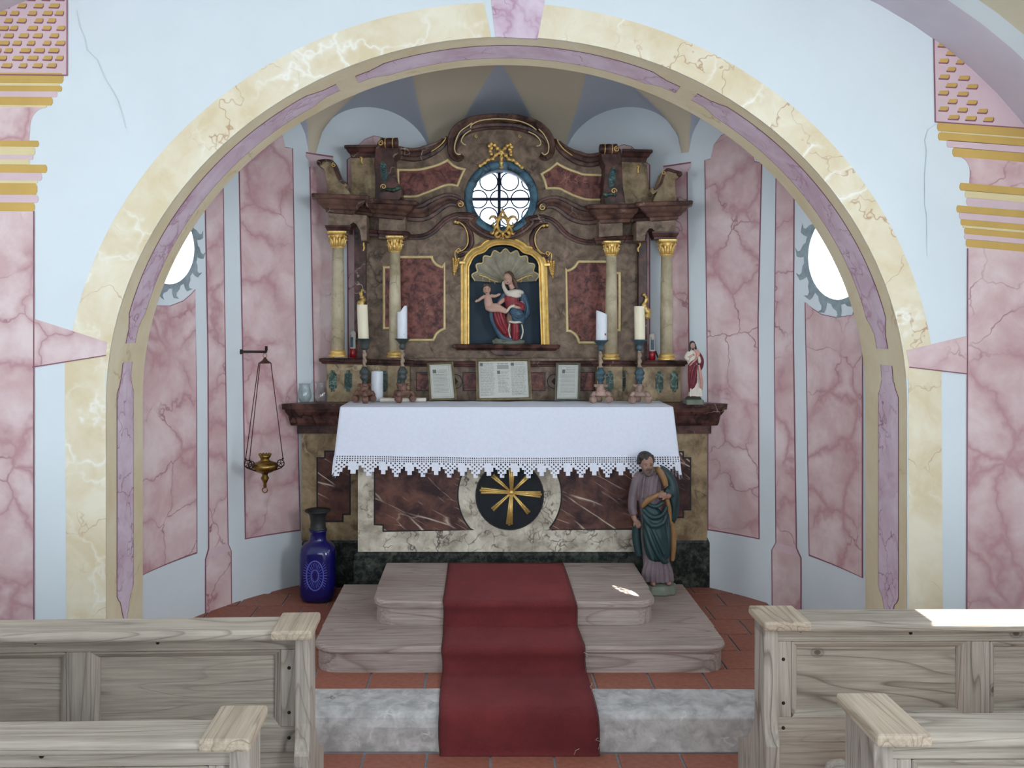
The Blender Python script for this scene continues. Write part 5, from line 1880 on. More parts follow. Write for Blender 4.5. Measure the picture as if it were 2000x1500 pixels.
# green mantle: shoulder cape on the right, big swag round the hips, back
g.new().t([(1290, 916, 6, 8), (1302, 926, 4, 10), (1311, 945, 2, 12), (1314, 965, 0, 13), (1315, 985, 0, 12), (1314, 1008, 2, 10), (1312, 1021, 2, 6)], 12, flat=1.3)
g.t([(1296, 955, -10, 9), (1308, 962, -10, 9), (1318, 962, -4, 8)])
g.t([(1258, 986, -6, 8), (1264, 990, -12, 12), (1272, 1004, -12, 20), (1278, 1030, -10, 25), (1281, 1060, -9, 26), (1284, 1085, -8, 22), (1286, 1097, -8, 13)], 14, flat=0.8)
for pts in ([(1252, 990, -18, 4), (1268, 1004, -28, 4.5), (1288, 1000, -26, 4), (1298, 984, -20, 3.5)], [(1252, 1000, -18, 4), (1268, 1020, -29, 5), (1290, 1014, -26, 4), (1298, 995, -20, 3.5)], [(1254, 1006, -16, 3.5), (1264, 1040, -28, 4), (1276, 1070, -30, 4), (1290, 1090, -26, 4), (1300, 1092, -18, 3.5)],
            [(1262, 1010, -24, 3), (1278, 1046, -31, 3.5), (1292, 1076, -28, 3.5)], [(1256, 1030, -14, 4), (1262, 1062, -22, 4), (1272, 1088, -24, 4)], [(1300, 1000, -18, 4), (1302, 1040, -20, 4), (1300, 1080, -18, 4)], [(1246, 1010, 4, 7), (1244, 1050, 8, 9), (1250, 1088, 8, 7)],
            [(1262, 980, -20, 3.5), (1276, 984, -26, 4), (1290, 976, -24, 4)]):
    g.t(pts)
for pts in ([(1306, 930, -8, 3), (1318, 952, -10, 3.5), (1320, 980, -10, 3.5), (1316, 1010, -8, 3)], [(1308, 968, -12, 3), (1314, 990, -12, 3.5), (1310, 1014, -8, 3)]):
    g.t(pts)
g.done('mantle', M['robe_green'], sn, 0.0038)
g.new().t([(1281, 912, -6, 4), (1287, 920, -14, 6.5), (1294, 934, -16, 6.5), (1297, 946, -16, 5)], 9, flat=0.8)
g.t([(1292, 956, -20, 3), (1272, 966, -24, 5), (1260, 974, -22, 6), (1251, 986, -16, 4)], 9)
g.t([(1298, 966, -18, 4), (1303, 990, -18, 5), (1305, 1016, -14, 4.5), (1311, 1024, -8, 5), (1314, 1060, -6, 6), (1312, 1094, -6, 4)], 9)
g.done('mantle_lining', M['robe_ochre'], sn, 0.0034)
g.new().e(1260, 893, -2, 15.5, 14, 12.5, 10).e(1248, 900, 0, 5, 8, 8).e(1274, 899, 2, 5, 8, 9)
for k in range(16):
    a = k * 2.4
    g.e(1260 + 13 * math.cos(a), 891 + 8 * math.sin(a * 1.3), -4 - 8 * abs(math.sin(a)), 3.6, 3.6, 3)
g.t([(1262, 886, -14, 3), (1260, 894, -17, 3.4), (1259, 898, -18, 2)])
g.done('hair', M['hairdark'], sn, 0.003)
g.new().e(1262, 918, -16, 8.5, 7, 6.5).t([(1253, 910, -12, 3), (1256, 918, -16, 4), (1263, 925, -18, 4), (1270, 918, -15, 4), (1273, 909, -12, 3)])
g.t([(1257, 914, -23, 1.6), (1262, 912.8, -25, 1.8), (1268, 914, -23, 1.6)], 6)
g.done('beard', plain('grey_brown_beard_paint', S(98, 84, 78), 0.6, 0, 0.2, 60), sn, 0.0028)
bs_ = MB()
sx0 = P(1286, 1157, 4.575)
bs_.lathe([(0.098, 0), (0.100, 0.008), (0.096, 0.03), (0.090, 0.045), (0.05, 0.056), (0.0, 0.058)], (sx0.x, sx0.y - 0.0, 0.2805), 9, sy=0.85, smooth=False)
bs_.build('base', M['basegreen'], sn, bevel=0.004)

# ---- small red-robed figure on the right end of the mensa
js = thing('saint_figurine', 'small figurine with long dark hair and maroon mantle on the right altar end', 'statue', P(1354, 790, 4.92))
g = Fig(4.92)
g.new().e(1352, 675, -3, 4.6, 5.4, 6.6).t([(1352.5, 680, -1, 2.8), (1353, 686, 0, 3.4)]).t([(1352, 673, -8, 0.6), (1352, 676, -9.2, 1)], 6)
g.e(1350, 673.5, -7.4, 1.2, 0.8, 0.6).e(1354, 673.5, -7.4, 1.2, 0.8, 0.6).e(1352, 678.8, -7.4, 1.4, 0.8, 0.5)
g.e(1354, 710, 2, 7, 6, 20).e(1356, 740, 2, 6, 5, 28)
g.t([(1345, 690, 0, 3), (1340, 700, -4, 2.6), (1346, 696, -10, 2), (1350, 693, -11, 1.6)]).hand(1349, 693.5, -11, 40, 5.4, 0.2, 1)
g.t([(1362, 692, 0, 3), (1367, 704, -2, 2.8), (1364, 704, -8, 2)]).hand(1364, 702, -8, 110, 5.4, 0.2, 1)
g.e(1353, 773, -6, 2.4, 4, 1.8).e(1361, 773, -5, 2.4, 4, 1.8)
g.done('body', M['skin'], js, 0.002)
g.face(1352, 674.4, -8.2, 1.9, 0, js, M['hairdark'], M['robe_red'])
g.new().t([(1353, 684, 0, 5), (1351, 690, -1, 9), (1350, 700, -2, 10), (1352, 712, -1, 8.5), (1355, 740, 0, 9), (1357, 760, 0, 11), (1357, 774, 0, 13)], 12, flat=0.75)
g.t([(1345, 688, 0, 4), (1340, 698, -4, 4.5), (1345, 702, -8, 4)]).t([(1363, 696, -6, 3), (1363.5, 704, -9, 3.4), (1364, 709, -8, 2.6)])
for x in (1348, 1353, 1358, 1363, 1367):
    g.t([(x, 758, -5, 1.8), (x + (x - 1357) * 0.15, 774, -8, 2)])
g.done('robe', M['robe_white'], js, 0.0026)
g.new().t([(1345, 716, -4, 3.5), (1352, 708, -7, 5), (1359, 703, -8, 3)]).t([(1351, 714, -3, 8), (1352, 735, -2, 9.5), (1352, 752, -2, 8.5), (1349, 766, -1, 4.5)], 11, flat=0.8)
g.t([(1362, 690, 3, 6), (1368, 702, 2, 7), (1369, 714, 3, 6), (1367, 724, 4, 3)], 10)
for pts in ([(1358, 706, -9, 1.8), (1350, 725, -10.5, 2.2), (1347, 752, -8, 1.8)], [(1360, 712, -8, 1.6), (1355, 735, -10.5, 2.2), (1353, 756, -8, 1.6)]):
    g.t(pts)
g.done('mantle', M['robe_maroon'], js, 0.0026)
g.new().t([(1357, 683, -3, 3), (1362, 690, -4, 4.4), (1359, 698, -7, 3)]).t([(1345, 714, -8, 1.6), (1352, 706, -10.5, 2), (1359, 699, -10, 1.8)]).t([(1363, 712, -6, 2.4), (1366, 730, -6, 3), (1369, 748, -4, 3.4), (1369, 762, -3, 2)])
g.done('mantle_lining', M['robe_pink'], js, 0.0024)
g.new().e(1352, 671, -0.5, 5.6, 5.4, 5.6).t([(1347.5, 672, -2, 2), (1346.5, 680, -2, 2.4), (1345.5, 687, -4, 1.6)]).t([(1356.5, 672, -2, 2), (1358, 680, -2, 2.6), (1360.5, 686, -4, 1.6)]).t([(1352, 680, -6.5, 2.2), (1352, 684, -7, 1.4)])
g.done('hair', M['hairdark'], js, 0.0022)
g.new().e(1352.5, 693, -11, 1.6, 1, 1.8)
g.done('heart', M['robe_red'], js, 0.0015)
b_ = MB()
pb = P(1354, 790, 4.92)
b_.prism([(pb.x - 0.050, ZT + 0.0005), (pb.x + 0.050, ZT + 0.0005), (pb.x + 0.050, ZT + 0.030), (pb.x - 0.050, ZT + 0.030)], 4.87, 4.965)
b_.build('base', M['basegreen'], js, bevel=0.008)
MB().ell((pb.x, 4.918, ZT + 0.030), (0.046, 0.042, 0.022)).build('mound', M['basedark'], js)

# ---- mother and child group in the niche
md = thing('mother_and_child_statue', 'carved group of a woman in red and blue with a child, in the navy niche', 'statue', P(993, 672, 5.235))
g = Fig(5.235)
# body of the woman: head, neck, hands
g.new().e(991.5, 545, -6, 8.4, 9.5, 11.5, -16).e(990, 550, -10, 6, 5, 6.5, -16).t([(996, 553, -2, 5), (1001, 564, 0, 6)])
g.t([(990, 544, -14, 1), (988.4, 549, -16.5, 1.6)], 6).e(986, 545.5, -13, 2, 1.2, 1, 0).e(993.5, 543.5, -13, 2, 1.2, 1).e(989.5, 554, -14, 2, 1, 0.7)
g.e(1002, 585, 2, 12, 9, 20).e(1000, 630, 4, 12, 8, 36)
g.t([(1018, 590, 0, 6), (1020, 603, -8, 5), (1010, 601, -16, 3.6), (1004, 599, -18, 3)]).hand(1005, 599, -18, 172, 9, 0.2, 1)
g.t([(988, 582, 0, 5), (976, 592, -8, 4), (968, 600, -12, 3)]).hand(972, 598, -13, 190, 9, 0.3, -1)
g.done('body', M['skin'], md, 0.0023)
g.face(989.3, 546.2, -14.6, 3.0, -16, md, M['hair'], M['robe_red'])
# child
g.new().e(951, 566, -12, 7.6, 8, 8.6, 8).t([(952, 573, -12, 3.6), (953, 578, -12, 5)]).t([(953, 577, -12, 6), (953, 586, -12, 8), (955, 596, -12, 9), (957, 602, -12, 8)], 10)
g.t([(947, 579, -12, 3.6), (940, 583, -14, 3.2), (934, 588, -15, 2.6)]).hand(934, 588, -15, 196, 6.5, 0.1, 1)
g.t([(959, 578, -12, 3.6), (966, 579, -16, 3.2), (972, 577, -17, 2.6)]).hand(972, 577.5, -17, 30, 6.5, 0.1, -1)
g.t([(956, 600, -14, 6), (968, 598, -20, 5.6), (978, 602, -20, 4.6), (988, 607, -18, 3.6), (992, 606, -20, 2.6)]).t([(952, 601, -14, 6), (960, 605, -21, 5.4), (974, 606, -21, 4.4), (984, 609, -20, 3.4), (988, 612, -20, 2.4)])
g.t([(951, 566, -20, 0.8), (950.6, 568, -21, 1.2)], 6).e(948, 565.6, -18.6, 1.3, 0.8, 0.6).e(954, 565.6, -18.6, 1.3, 0.8, 0.6).e(951, 571, -18.6, 1.4, 0.8, 0.5)
g.done('child_body', M['skin'], md, 0.0021)
g.face(951, 566.2, -20.2, 2.6, 6, md, M['hair'], M['robe_red'])
g.new().e(951, 561, -9.5, 8, 8, 6).e(944.5, 566, -8, 2.4, 4, 5).e(958, 566, -8, 2.4, 4, 5)
for k in range(8):
    g.e(951 + 6.5 * math.cos(k * 0.8), 559 + 3 * math.sin(k * 2.1), -12 - 3 * math.sin(k), 2.4, 2.4, 2.2)
g.done('child_hair', M['hair'], md, 0.0022)
g.new().e(994, 540, 1, 10.5, 9.5, 11, -16).t([(984, 546, -2, 2.6), (985, 556, -2, 3), (990, 566, -2, 3)]).t([(1003, 544, -3, 3.4), (1008, 556, -3, 4), (1010, 564, -3, 3)])
g.done('hair', M['hair'], md, 0.0024)
# red dress, blue mantle, white scarf
g.new().t([(1000, 572, 0, 9), (998, 582, -4, 14), (999, 594, -4, 13), (998, 606, -4, 13)], 12, flat=0.7).t([(1010, 592, -6, 5), (1019, 598, -9, 6.5), (1016, 604, -12, 5.5), (1008, 601, -15, 3.5)])
g.t([(974, 608, -10, 10), (976, 622, -10, 12), (984, 642, -8, 10), (994, 658, -4, 5)], 12, flat=0.8).t([(1005, 630, -8, 8), (1006, 648, -6, 8), (1007, 664, -4, 7)], 10)
for pts in ([(966, 610, -18, 2.5), (972, 630, -20, 3), (986, 652, -14, 2.5)], [(976, 608, -20, 2.5), (983, 630, -20, 3), (992, 652, -13, 2)], [(1003, 632, -15, 2), (1004, 650, -14, 2.2), (1003, 664, -12, 2)], [(1010, 630, -14, 2), (1011, 650, -12, 2)]):
    g.t(pts)
g.done('dress', M['robe_red'], md, 0.003)
g.new().t([(1010, 566, 2, 6), (1020, 578, 2, 8), (1026, 596, 2, 8), (1028, 612, 2, 7), (1020, 622, -2, 7)], 11).t([(986, 574, 0, 6), (978, 586, 0, 6), (972, 596, -2, 5)], 9)
g.t([(998, 606, -10, 8), (1008, 612, -14, 12), (1012, 622, -12, 13), (1010, 629, -10, 11)], 12, flat=0.8).t([(960, 606, -4, 6), (962, 624, -4, 6), (972, 646, -2, 6), (984, 660, 0, 8), (1000, 665, 2, 10), (1016, 666, 2, 8)], 10)
for pts in ([(1000, 610, -20, 2), (1010, 620, -25, 2.4), (1020, 616, -20, 2)], [(1024, 580, -6, 2), (1030, 600, -6, 2.2), (1027, 616, -6, 2)]):
    g.t(pts)
g.done('mantle', M['robe_blue'], md, 0.003)
g.new().t([(984, 562, -6, 3.4), (990, 572, -10, 4.4), (1000, 576, -10, 4.4), (1012, 573, -8, 4.6), (1022, 572, -2, 3)], 9).t([(986, 546, -1, 3), (983, 556, -3, 3.4), (985, 564, -6, 3.4)])
g.e(1004, 572, -7, 19, 7, 6.5, -4).e(1003, 578, -8, 15, 6, 5).t([(990, 538, -2, 3), (984, 545, -2, 3)])
g.t([(1004, 598, -20, 2), (996, 600, -20, 2.6), (990, 608, -20, 2.4), (986, 612, -18, 1.6)]).t([(994, 628, -18, 2), (1004, 630, -21, 2.4), (1014, 629, -19, 2.2), (1021, 630, -12, 1.8)]).t([(995, 632, -16, 1.6), (993, 646, -12, 1.8), (997, 660, -10, 1.6)]).t([(1018, 632, -12, 1.6), (1021, 648, -8, 1.8), (1017, 662, -8, 1.6)])
g.done('scarf_and_hems', M['robe_white'], md, 0.0026)
g.new().t([(962, 668, -2, 5), (978, 667, -4, 6), (996, 669, -4, 6), (1014, 668, -4, 6), (1024, 668, 0, 4)], 9).e(970, 664, -6, 5, 5, 4).e(984, 665, -8, 5, 5, 3)
g.done('base', M['basegreen'], md, 0.003)

# ================================================================== ON THE ALTAR
# ---- candlesticks and candles
CS = [  # centre px, bottom y, pan y, pan half width, cup bottom, foot half width, Y, foot material, iron material, label
    (712, 789, 661, 17.5, 684, 21, 4.93, 'brownbase', 'greeniron', 'dark green candlestick on brown scroll feet at the left end, holding an ivory candle'),
    (786, 785, 661, 15.5, 680, 22, 4.96, 'brownbase', 'greeniron', 'dark green candlestick on brown scroll feet, second from the left, holding a gnawed white candle'),
    (1173, 789, 664, 16, 684, 20, 4.93, 'pinkbase', 'blueiron', 'blue-green candlestick on pinkish scroll feet, third from the left, holding a cut white candle'),
    (1249, 790, 663, 16.5, 684, 20, 4.92, 'pinkbase', 'blueiron', 'blue-green candlestick on pinkish scroll feet at the right end, holding an ivory candle')]
CD = [  # x0, x1 bottom, lean, top y, mat, cut
    (699.5, 720.5, -2.6, 595, 'wax', None, 'ivory pillar candle leaning slightly on the leftmost candlestick'),
    (776, 795.5, 0, 597, 'waxwhite', (14, 0), 'white pillar candle with a hollowed broken rim on the second candlestick'),
    (1164, 1185, 0.4, 606, 'waxwhite', (0, 8), 'white pillar candle with a slanted cut top and small red mark'),
    (1239.5, 1260, -1.0, 598, 'wax', None, 'ivory pillar candle with flat top on the rightmost candlestick')]
for k, ((x, yb, yp, hw, yc_, fw, Y, fm, im, lab), (c0, c1, lean, ct, cm, cut, clab)) in enumerate(zip(CS, CD)):
    s = Y / F
    b = P(x, yb, Y)
    b.z = ZT + 0.0085 if k in (0, 1, 2, 3) else ZT
    zp = P(0, yp, Y).z
    tk = thing('candlestick', lab, 'candlestick', b, 'altar candlesticks')
    H = zp - b.z
    # foot: three scroll legs and a carved middle
    ft = MB()
    R0, HF = fw * s * 1.12, H * 0.295
    aa0 = math.radians((-90 if k < 2 else 90) + (12 if k == 0 else -14 if k == 1 else 0))
    # three-cornered waisted body
    rings = []
    for v, rc in ((0.34, 0.50), (0.40, 0.74), (0.50, 0.76), (0.60, 0.66), (0.66, 0.46), (0.76, 0.34), (0.86, 0.36), (0.95, 0.46), (1.0, 0.46)):
        ring = []
        for q in range(24):
            ph = (q * 15) % 120
            f = abs(ph - 60) / 60 if True else 0
            ring.append(b + Vector((math.cos(aa0 + math.radians(q * 15)), math.sin(aa0 + math.radians(q * 15)), 0)) * R0 * rc * (0.52 + 0.48 * f ** 2.2) + Vector((0, 0, v * HF)))
        rings.append(ring)
    ft.rings(rings, smooth=False)
    for q in range(3):
        a = aa0 + math.radians(120 * q)
        d = Vector((math.cos(a), math.sin(a), 0))
        e = Vector((-d.y, d.x, 0))

        def disc(u, v, r, hw2):
            cc_ = b + d * u * R0 + Vector((0, 0, v))
            rg_ = []
            for f, w in ((0.82, -hw2), (1.0, -hw2 * 0.7), (1.0, hw2 * 0.7), (0.82, hw2)):
                rg_.append([cc_ + d * r * f * math.cos(t) + Vector((0, 0, r * f * math.sin(t))) + e * w for t in [2 * math.pi * m_ / 16 for m_ in range(16)]])
            ft.rings(rg_, smooth=False)
            for sd_ in (1, -1):
                ft.tube([cc_ + d * r * (0.8 - 0.045 * x) * math.cos(x * 0.6 + 1.2) + Vector((0, 0, r * (0.8 - 0.045 * x) * math.sin(x * 0.6 + 1.2))) + e * sd_ * hw2 for x in range(16)], 0.0019, 5)
        disc(0.82, 0.0195, 0.0195, 0.015)
        disc(0.50, HF * 0.93, 0.009, 0.010)
        ft.tube([b + d * R0 * 0.52 + Vector((0, 0, HF * 0.55)), b + d * R0 * 0.74 + Vector((0, 0, HF * 0.50)), b + d * R0 * 0.93 + Vector((0, 0, HF * 0.34))], [0.013, 0.014, 0.012], 8)
    ft.lathe([(0.016, H * 0.10), (0.026, H * 0.13), (0.022, H * 0.2), (0.026, H * 0.26), (0.020, H * 0.29)], b, 12)
    ft.build('foot', M[fm], tk)
    bl = MB()
    bl.lathe([(0.012, H * 0.27), (0.016, H * 0.30), (0.013, H * 0.33), (0.020, H * 0.36), (0.026, H * 0.385), (0.024, H * 0.41), (0.020, H * 0.425), (0.028, H * 0.45), (0.029, H * 0.48), (0.022, H * 0.515), (0.016, H * 0.54), (0.013, H * 0.56)], b, 18)
    bl.build('knop', M[im], tk)
    tw = MB()
    rings = []
    for i in range(29):
        f = i / 28
        z = H * (0.555 + 0.275 * f)
        rings.append([(b.x + (0.0105 + 0.0028 * math.cos(2 * (a + f * 9))) * math.cos(a) + 0.0015 * math.cos(f * 18), b.y + (0.0105 + 0.0028 * math.cos(2 * (a + f * 9))) * math.sin(a), b.z + z) for a in [2 * math.pi * q / 14 for q in range(14)]])
    tw.rings(rings)
    tw.build('twisted_shaft', M['bareturned'], tk)
    pn = MB()
    wp = hw * s
    if k == 0:
        pr_ = [(0.012, 0.82 * H), (0.024, 0.84 * H), (0.026, 0.86 * H), (0.028, 0.9 * H), (0.030, 0.955 * H), (wp * 0.8, 0.97 * H), (wp, 0.995 * H), (wp * 0.98, H), (wp * 0.9, 0.993 * H), (0.01, 0.99 * H)]
    else:
        pr_ = [(0.011, 0.82 * H), (0.017, 0.84 * H), (0.020, 0.875 * H), (0.014, 0.905 * H), (0.020, 0.925 * H), (0.028, 0.95 * H), (wp * 0.8, 0.975 * H), (wp, 0.995 * H), (wp * 0.98, H), (wp * 0.9, 0.993 * H), (0.01, 0.99 * H)]
    pn.lathe(pr_, b, 24)
    pn.build('drip_pan', M[im], tk)
    # candle
    cb = Vector((b.x + ((c0 + c1) / 2 - x) * s, Y, b.z + 0.992 * H))
    r = (c1 - c0) / 2 * s
    hc = P(0, ct, Y).z - cb.z
    ctng = thing('candle', clab, 'candle', cb, 'pillar candles on the candlesticks')
    rings = []
    n = 24
    for f, rr_ in ((0.0, 1.0), (0.02, 1.0), (0.5, 1.0), (0.93, 1.0), (0.985, 0.99), (1.0, 0.95), (0.985, 0.8), (0.93, 0.3), (0.925, 0.02)):
        ring = []
        for q in range(n):
            a = 2 * math.pi * q / n
            xx = math.cos(a)
            h = hc * f
            if cut:
                lo_ = (cut[0] * (1 - xx) / 2 if k == 1 else cut[1] * (1 + xx) / 2) * s
                if k == 1:
                    lo_ = (12 * (1 - max(-1, min(1, xx * 2.2 - 0.2))) / 2 + (3 if xx > 0.97 else 0)) * s
                if f > 0.5:
                    h = hc * f - lo_ * (f - 0.5) * 2
            ring.append((cb.x + r * rr_ * xx + lean * s * h / hc, cb.y + r * rr_ * math.sin(a), cb.z + h))
        rings.append(ring)
    MB().rings(rings).build('wax', M[cm], ctng)
    MB().tube([cb + Vector((lean * s, 0, hc * 0.90)), cb + Vector((lean * s + 0.001, 0, hc * 0.97)), cb + Vector((lean * s + 0.003, 0, hc * (1.01 if not cut else 0.98)))], 0.0015, 5).build('wick', M['wick'], ctng)
    if k == 2:
        q = P(1181, 653, Y)
        MB().box(q.x - 0.004, q.x + 0.004, Y - r * 0.87, Y - r * 0.6, q.z - 0.006, q.z + 0.006).build('red_mark', M['robe_red'], ctng)
    if k == 1:
        q = P(789, 653, Y)
        MB().box(q.x - 0.006, q.x + 0.005, Y - r * 0.92, Y - r * 0.6, q.z - 0.006, q.z + 0.004).build('pale_sticker', M['paper'], ctng)

# white slab behind the left candlesticks and the small candle on it
sl = MB().box(xat(742, 5.0), xat(832, 5.0), 4.985, 5.045, ZT + 0.008, ZT + 0.0285).build('white_slab', M['robe_white'], None, bevel=0.003)
tag(sl, 'low flat white slab lying on the cloth behind the two left candlesticks', 'slab')
c = Vector((xat(735.5, 5.045), 5.075, ZT + 0.0085))
sc = thing('candle', 'squat white candle standing between the two left candlesticks', 'candle', c)
r = 12 * 5.045 / F
hc = (787 - 728) * 5.05 / F
MB().lathe([(r * 0.98, 0), (r, 0.004), (r, hc * 0.94), (r * 0.96, hc * 0.965), (r * 0.6, hc * 0.99), (r * 0.15, hc * 1.0), (0.001, hc)], c, 22).build('wax', M['waxwhite'], sc)
MB().tube([c + Vector((0, 0, hc * 0.98)), c + Vector((0.001, 0, hc * 1.05))], 0.0014, 5).build('wick', M['wick'], sc)

# ---- altar cards
def card(tl, tr, br, bl, Yb, back, fw, fm, label, layout):
    """frame leaning back: bottom edge at Yb, top further back"""
    q = [P(tl[0], tl[1], Yb + back), P(tr[0], tr[1], Yb + back), P(br[0], br[1], Yb), P(bl[0], bl[1], Yb)]
    lift = ZT + 0.0085 - min(p.z for p in q)
    q = [p + Vector((0, 0, lift)) for p in q]
    t = thing('altar_card', label, 'framed card', (q[2] + q[3]) / 2, 'framed cards on the altar')
    nrm = (q[1] - q[0]).cross(q[3] - q[0]).normalized()
    if nrm.y > 0:
        nrm = -nrm
    prof_ = [(0, -0.004), (0, 0.012), (0.25, 0.014), (0.4, 0.008), (0.7, 0.008), (0.8, 0.010), (1.0, 0.004), (1.0, -0.004)]
    cen = sum(q, Vector()) / 4
    rings = []
    ux = (q[1] - q[0]).normalized()
    uz = (q[0] - q[3]).normalized()
    sg = [(1, -1), (-1, -1), (-1, 1), (1, 1)]
    for i in range(5):
        p = q[i % 4]
        a, b = sg[i % 4]
        rings.append([p + (ux * a + uz * b) * f * fw + nrm * d for f, d in prof_])
    MB().rings(rings, smooth=False, cap=False).build('frame', M[fm], t)
    inn = [q[i] + (ux * sg[i][0] + uz * sg[i][1]) * fw * 0.9 for i in range(4)]
    def at(u, v, o=0.001):
        return inn[0] * (1 - u) * (1 - v) + inn[1] * u * (1 - v) + inn[2] * u * v + inn[3] * (1 - u) * v + nrm * o
    MB().add([at(0, 0), at(1, 0), at(1, 1), at(0, 1), at(0, 0, -0.006), at(1, 0, -0.006), at(1, 1, -0.006), at(0, 1, -0.006)], [(0, 1, 2, 3), (7, 6, 5, 4), (0, 4, 5, 1), (1, 5, 6, 2), (2, 6, 7, 3), (3, 7, 4, 0)]).build('paper', M['paper'], t)
    for name, mat, rects in layout:
        mb = MB()
        for u0, v0, u1, v1 in rects:
            mb.add([at(u0, v0, 0.0018), at(u1, v0, 0.0018), at(u1, v1, 0.0018), at(u0, v1, 0.0018)], [(0, 1, 2, 3)])
        o = mb.build(name, M[mat], t, fix=False)
        if len(rects) > 2:
            o['kind'] = 'stuff'
    return t


rr = random.Random(11)


def lines(u0, u1, v0, v1, n, ragged=0.04):
    out = []
    for k in range(n):
        v = v0 + (v1 - v0) * k / n
        x = u0
        e = u1 - rr.uniform(0, ragged)
        while x < e:
            w = rr.uniform(0.03, 0.09)
            out.append((x, v, min(x + w, e), v + (v1 - v0) / n * 0.42))
            x += w + 0.012
    return out


card((834, 709), (885, 707), (892, 781), (839, 783), 5.04, 0.055, 0.0125, 'frame', 'small gold-framed text card leaning at the left of the big middle card',
     [('inner_border', 'ink', [(0.04, 0.03, 0.96, 0.04), (0.04, 0.95, 0.96, 0.96), (0.04, 0.03, 0.055, 0.96), (0.945, 0.03, 0.96, 0.96), (0.84, 0.03, 0.85, 0.9), (0.10, 0.9, 0.95, 0.905)]), ('initial', 'inkdark', [(0.14, 0.15, 0.30, 0.26)]), ('text_lines', 'ink', lines(0.34, 0.8, 0.16, 0.27, 3) + lines(0.13, 0.8, 0.29, 0.86, 14))])
card((929, 700), (1035, 699), (1039, 780), (931, 782), 5.03, 0.06, 0.0150, 'frame', 'large gold-framed text card in the middle, printed in three columns',
     [('inner_border', 'ink', [(0.01, 0.01, 0.99, 0.018), (0.01, 0.98, 0.99, 0.988), (0.01, 0.01, 0.017, 0.988), (0.983, 0.01, 0.99, 0.988)]), ('initial', 'inkdark', [(0.035, 0.05, 0.095, 0.13)]), ('initial', 'inkdark', [(0.655, 0.05, 0.72, 0.13)]), ('initial', 'inkdark', [(0.375, 0.26, 0.44, 0.35)]),
      ('heading', 'inkdark', lines(0.385, 0.60, 0.065, 0.105, 1, 0)), ('heading_block', 'ink', [(0.38, 0.11, 0.61, 0.22)]), ('heading', 'inkdark', lines(0.39, 0.61, 0.48, 0.505, 1, 0)),
      ('text_lines', 'ink', lines(0.10, 0.33, 0.05, 0.13, 3) + lines(0.035, 0.33, 0.15, 0.94, 26) + lines(0.45, 0.62, 0.27, 0.36, 3) + lines(0.38, 0.62, 0.38, 0.46, 3) + lines(0.39, 0.62, 0.53, 0.86, 9, 0.08) + lines(0.73, 0.95, 0.05, 0.13, 3) + lines(0.655, 0.95, 0.15, 0.94, 26))])
card((1086, 707), (1134, 707), (1132, 781), (1083, 781), 5.04, 0.055, 0.0125, 'frame_grey', 'small grey-framed text card leaning at the right of the big middle card',
     [('inner_border', 'ink', [(0.04, 0.03, 0.96, 0.04), (0.04, 0.95, 0.96, 0.96), (0.04, 0.03, 0.055, 0.96), (0.945, 0.03, 0.96, 0.96), (0.16, 0.06, 0.172, 0.9), (0.10, 0.88, 0.95, 0.886)]), ('initial', 'inkdark', [(0.22, 0.14, 0.36, 0.25)]), ('text_lines', 'ink', lines(0.40, 0.88, 0.08, 0.27, 4) + lines(0.2, 0.88, 0.29, 0.85, 14))])

# ---- glass vessels on the left end
def vessel(c, prof_, name, label, cat):
    t = thing(name, label, cat, c, 'glass vessels on the altar')
    outer = prof_
    inner = [(max(0.001, r - 0.0025), h + (0.004 if i == 0 else 0)) for i, (r, h) in enumerate(prof_)][::-1]
    MB().lathe([(0.001, 0.0)] + outer + inner + [(0.001, outer[0][1] + 0.004)], c, 24).build('glass', M['clear'], t)
    return t


zc_ = ZT + 0.0005
c = Vector((xat(594, 4.99), 5.0, zc_))
vessel(c, [(0.026, 0.0), (0.030, 0.010), (0.040, 0.03), (0.042, 0.05), (0.036, 0.075), (0.031, 0.095), (0.034, 0.112)], 'glass_vase', 'clear squat glass vase at the far left end of the altar', 'vase')
c = Vector((xat(626, 4.97), 4.985, zc_))
jg = vessel(c, [(0.030, 0.0), (0.033, 0.006), (0.040, 0.028), (0.042, 0.048), (0.034, 0.075), (0.026, 0.095), (0.026, 0.11), (0.032, 0.124)], 'glass_jug', 'clear glass jug with a handle beside the squat glass vase', 'jug')
MB().tube([c + Vector((-0.028, 0, 0.115)), c + Vector((-0.045, 0, 0.135)), c + Vector((-0.058, 0, 0.11)), c + Vector((-0.055, 0, 0.07)), c + Vector((-0.040, 0, 0.05))], 0.0035, 7).build('handle', M['clear'], jg)
zs = P(0, 703, 5.1).z

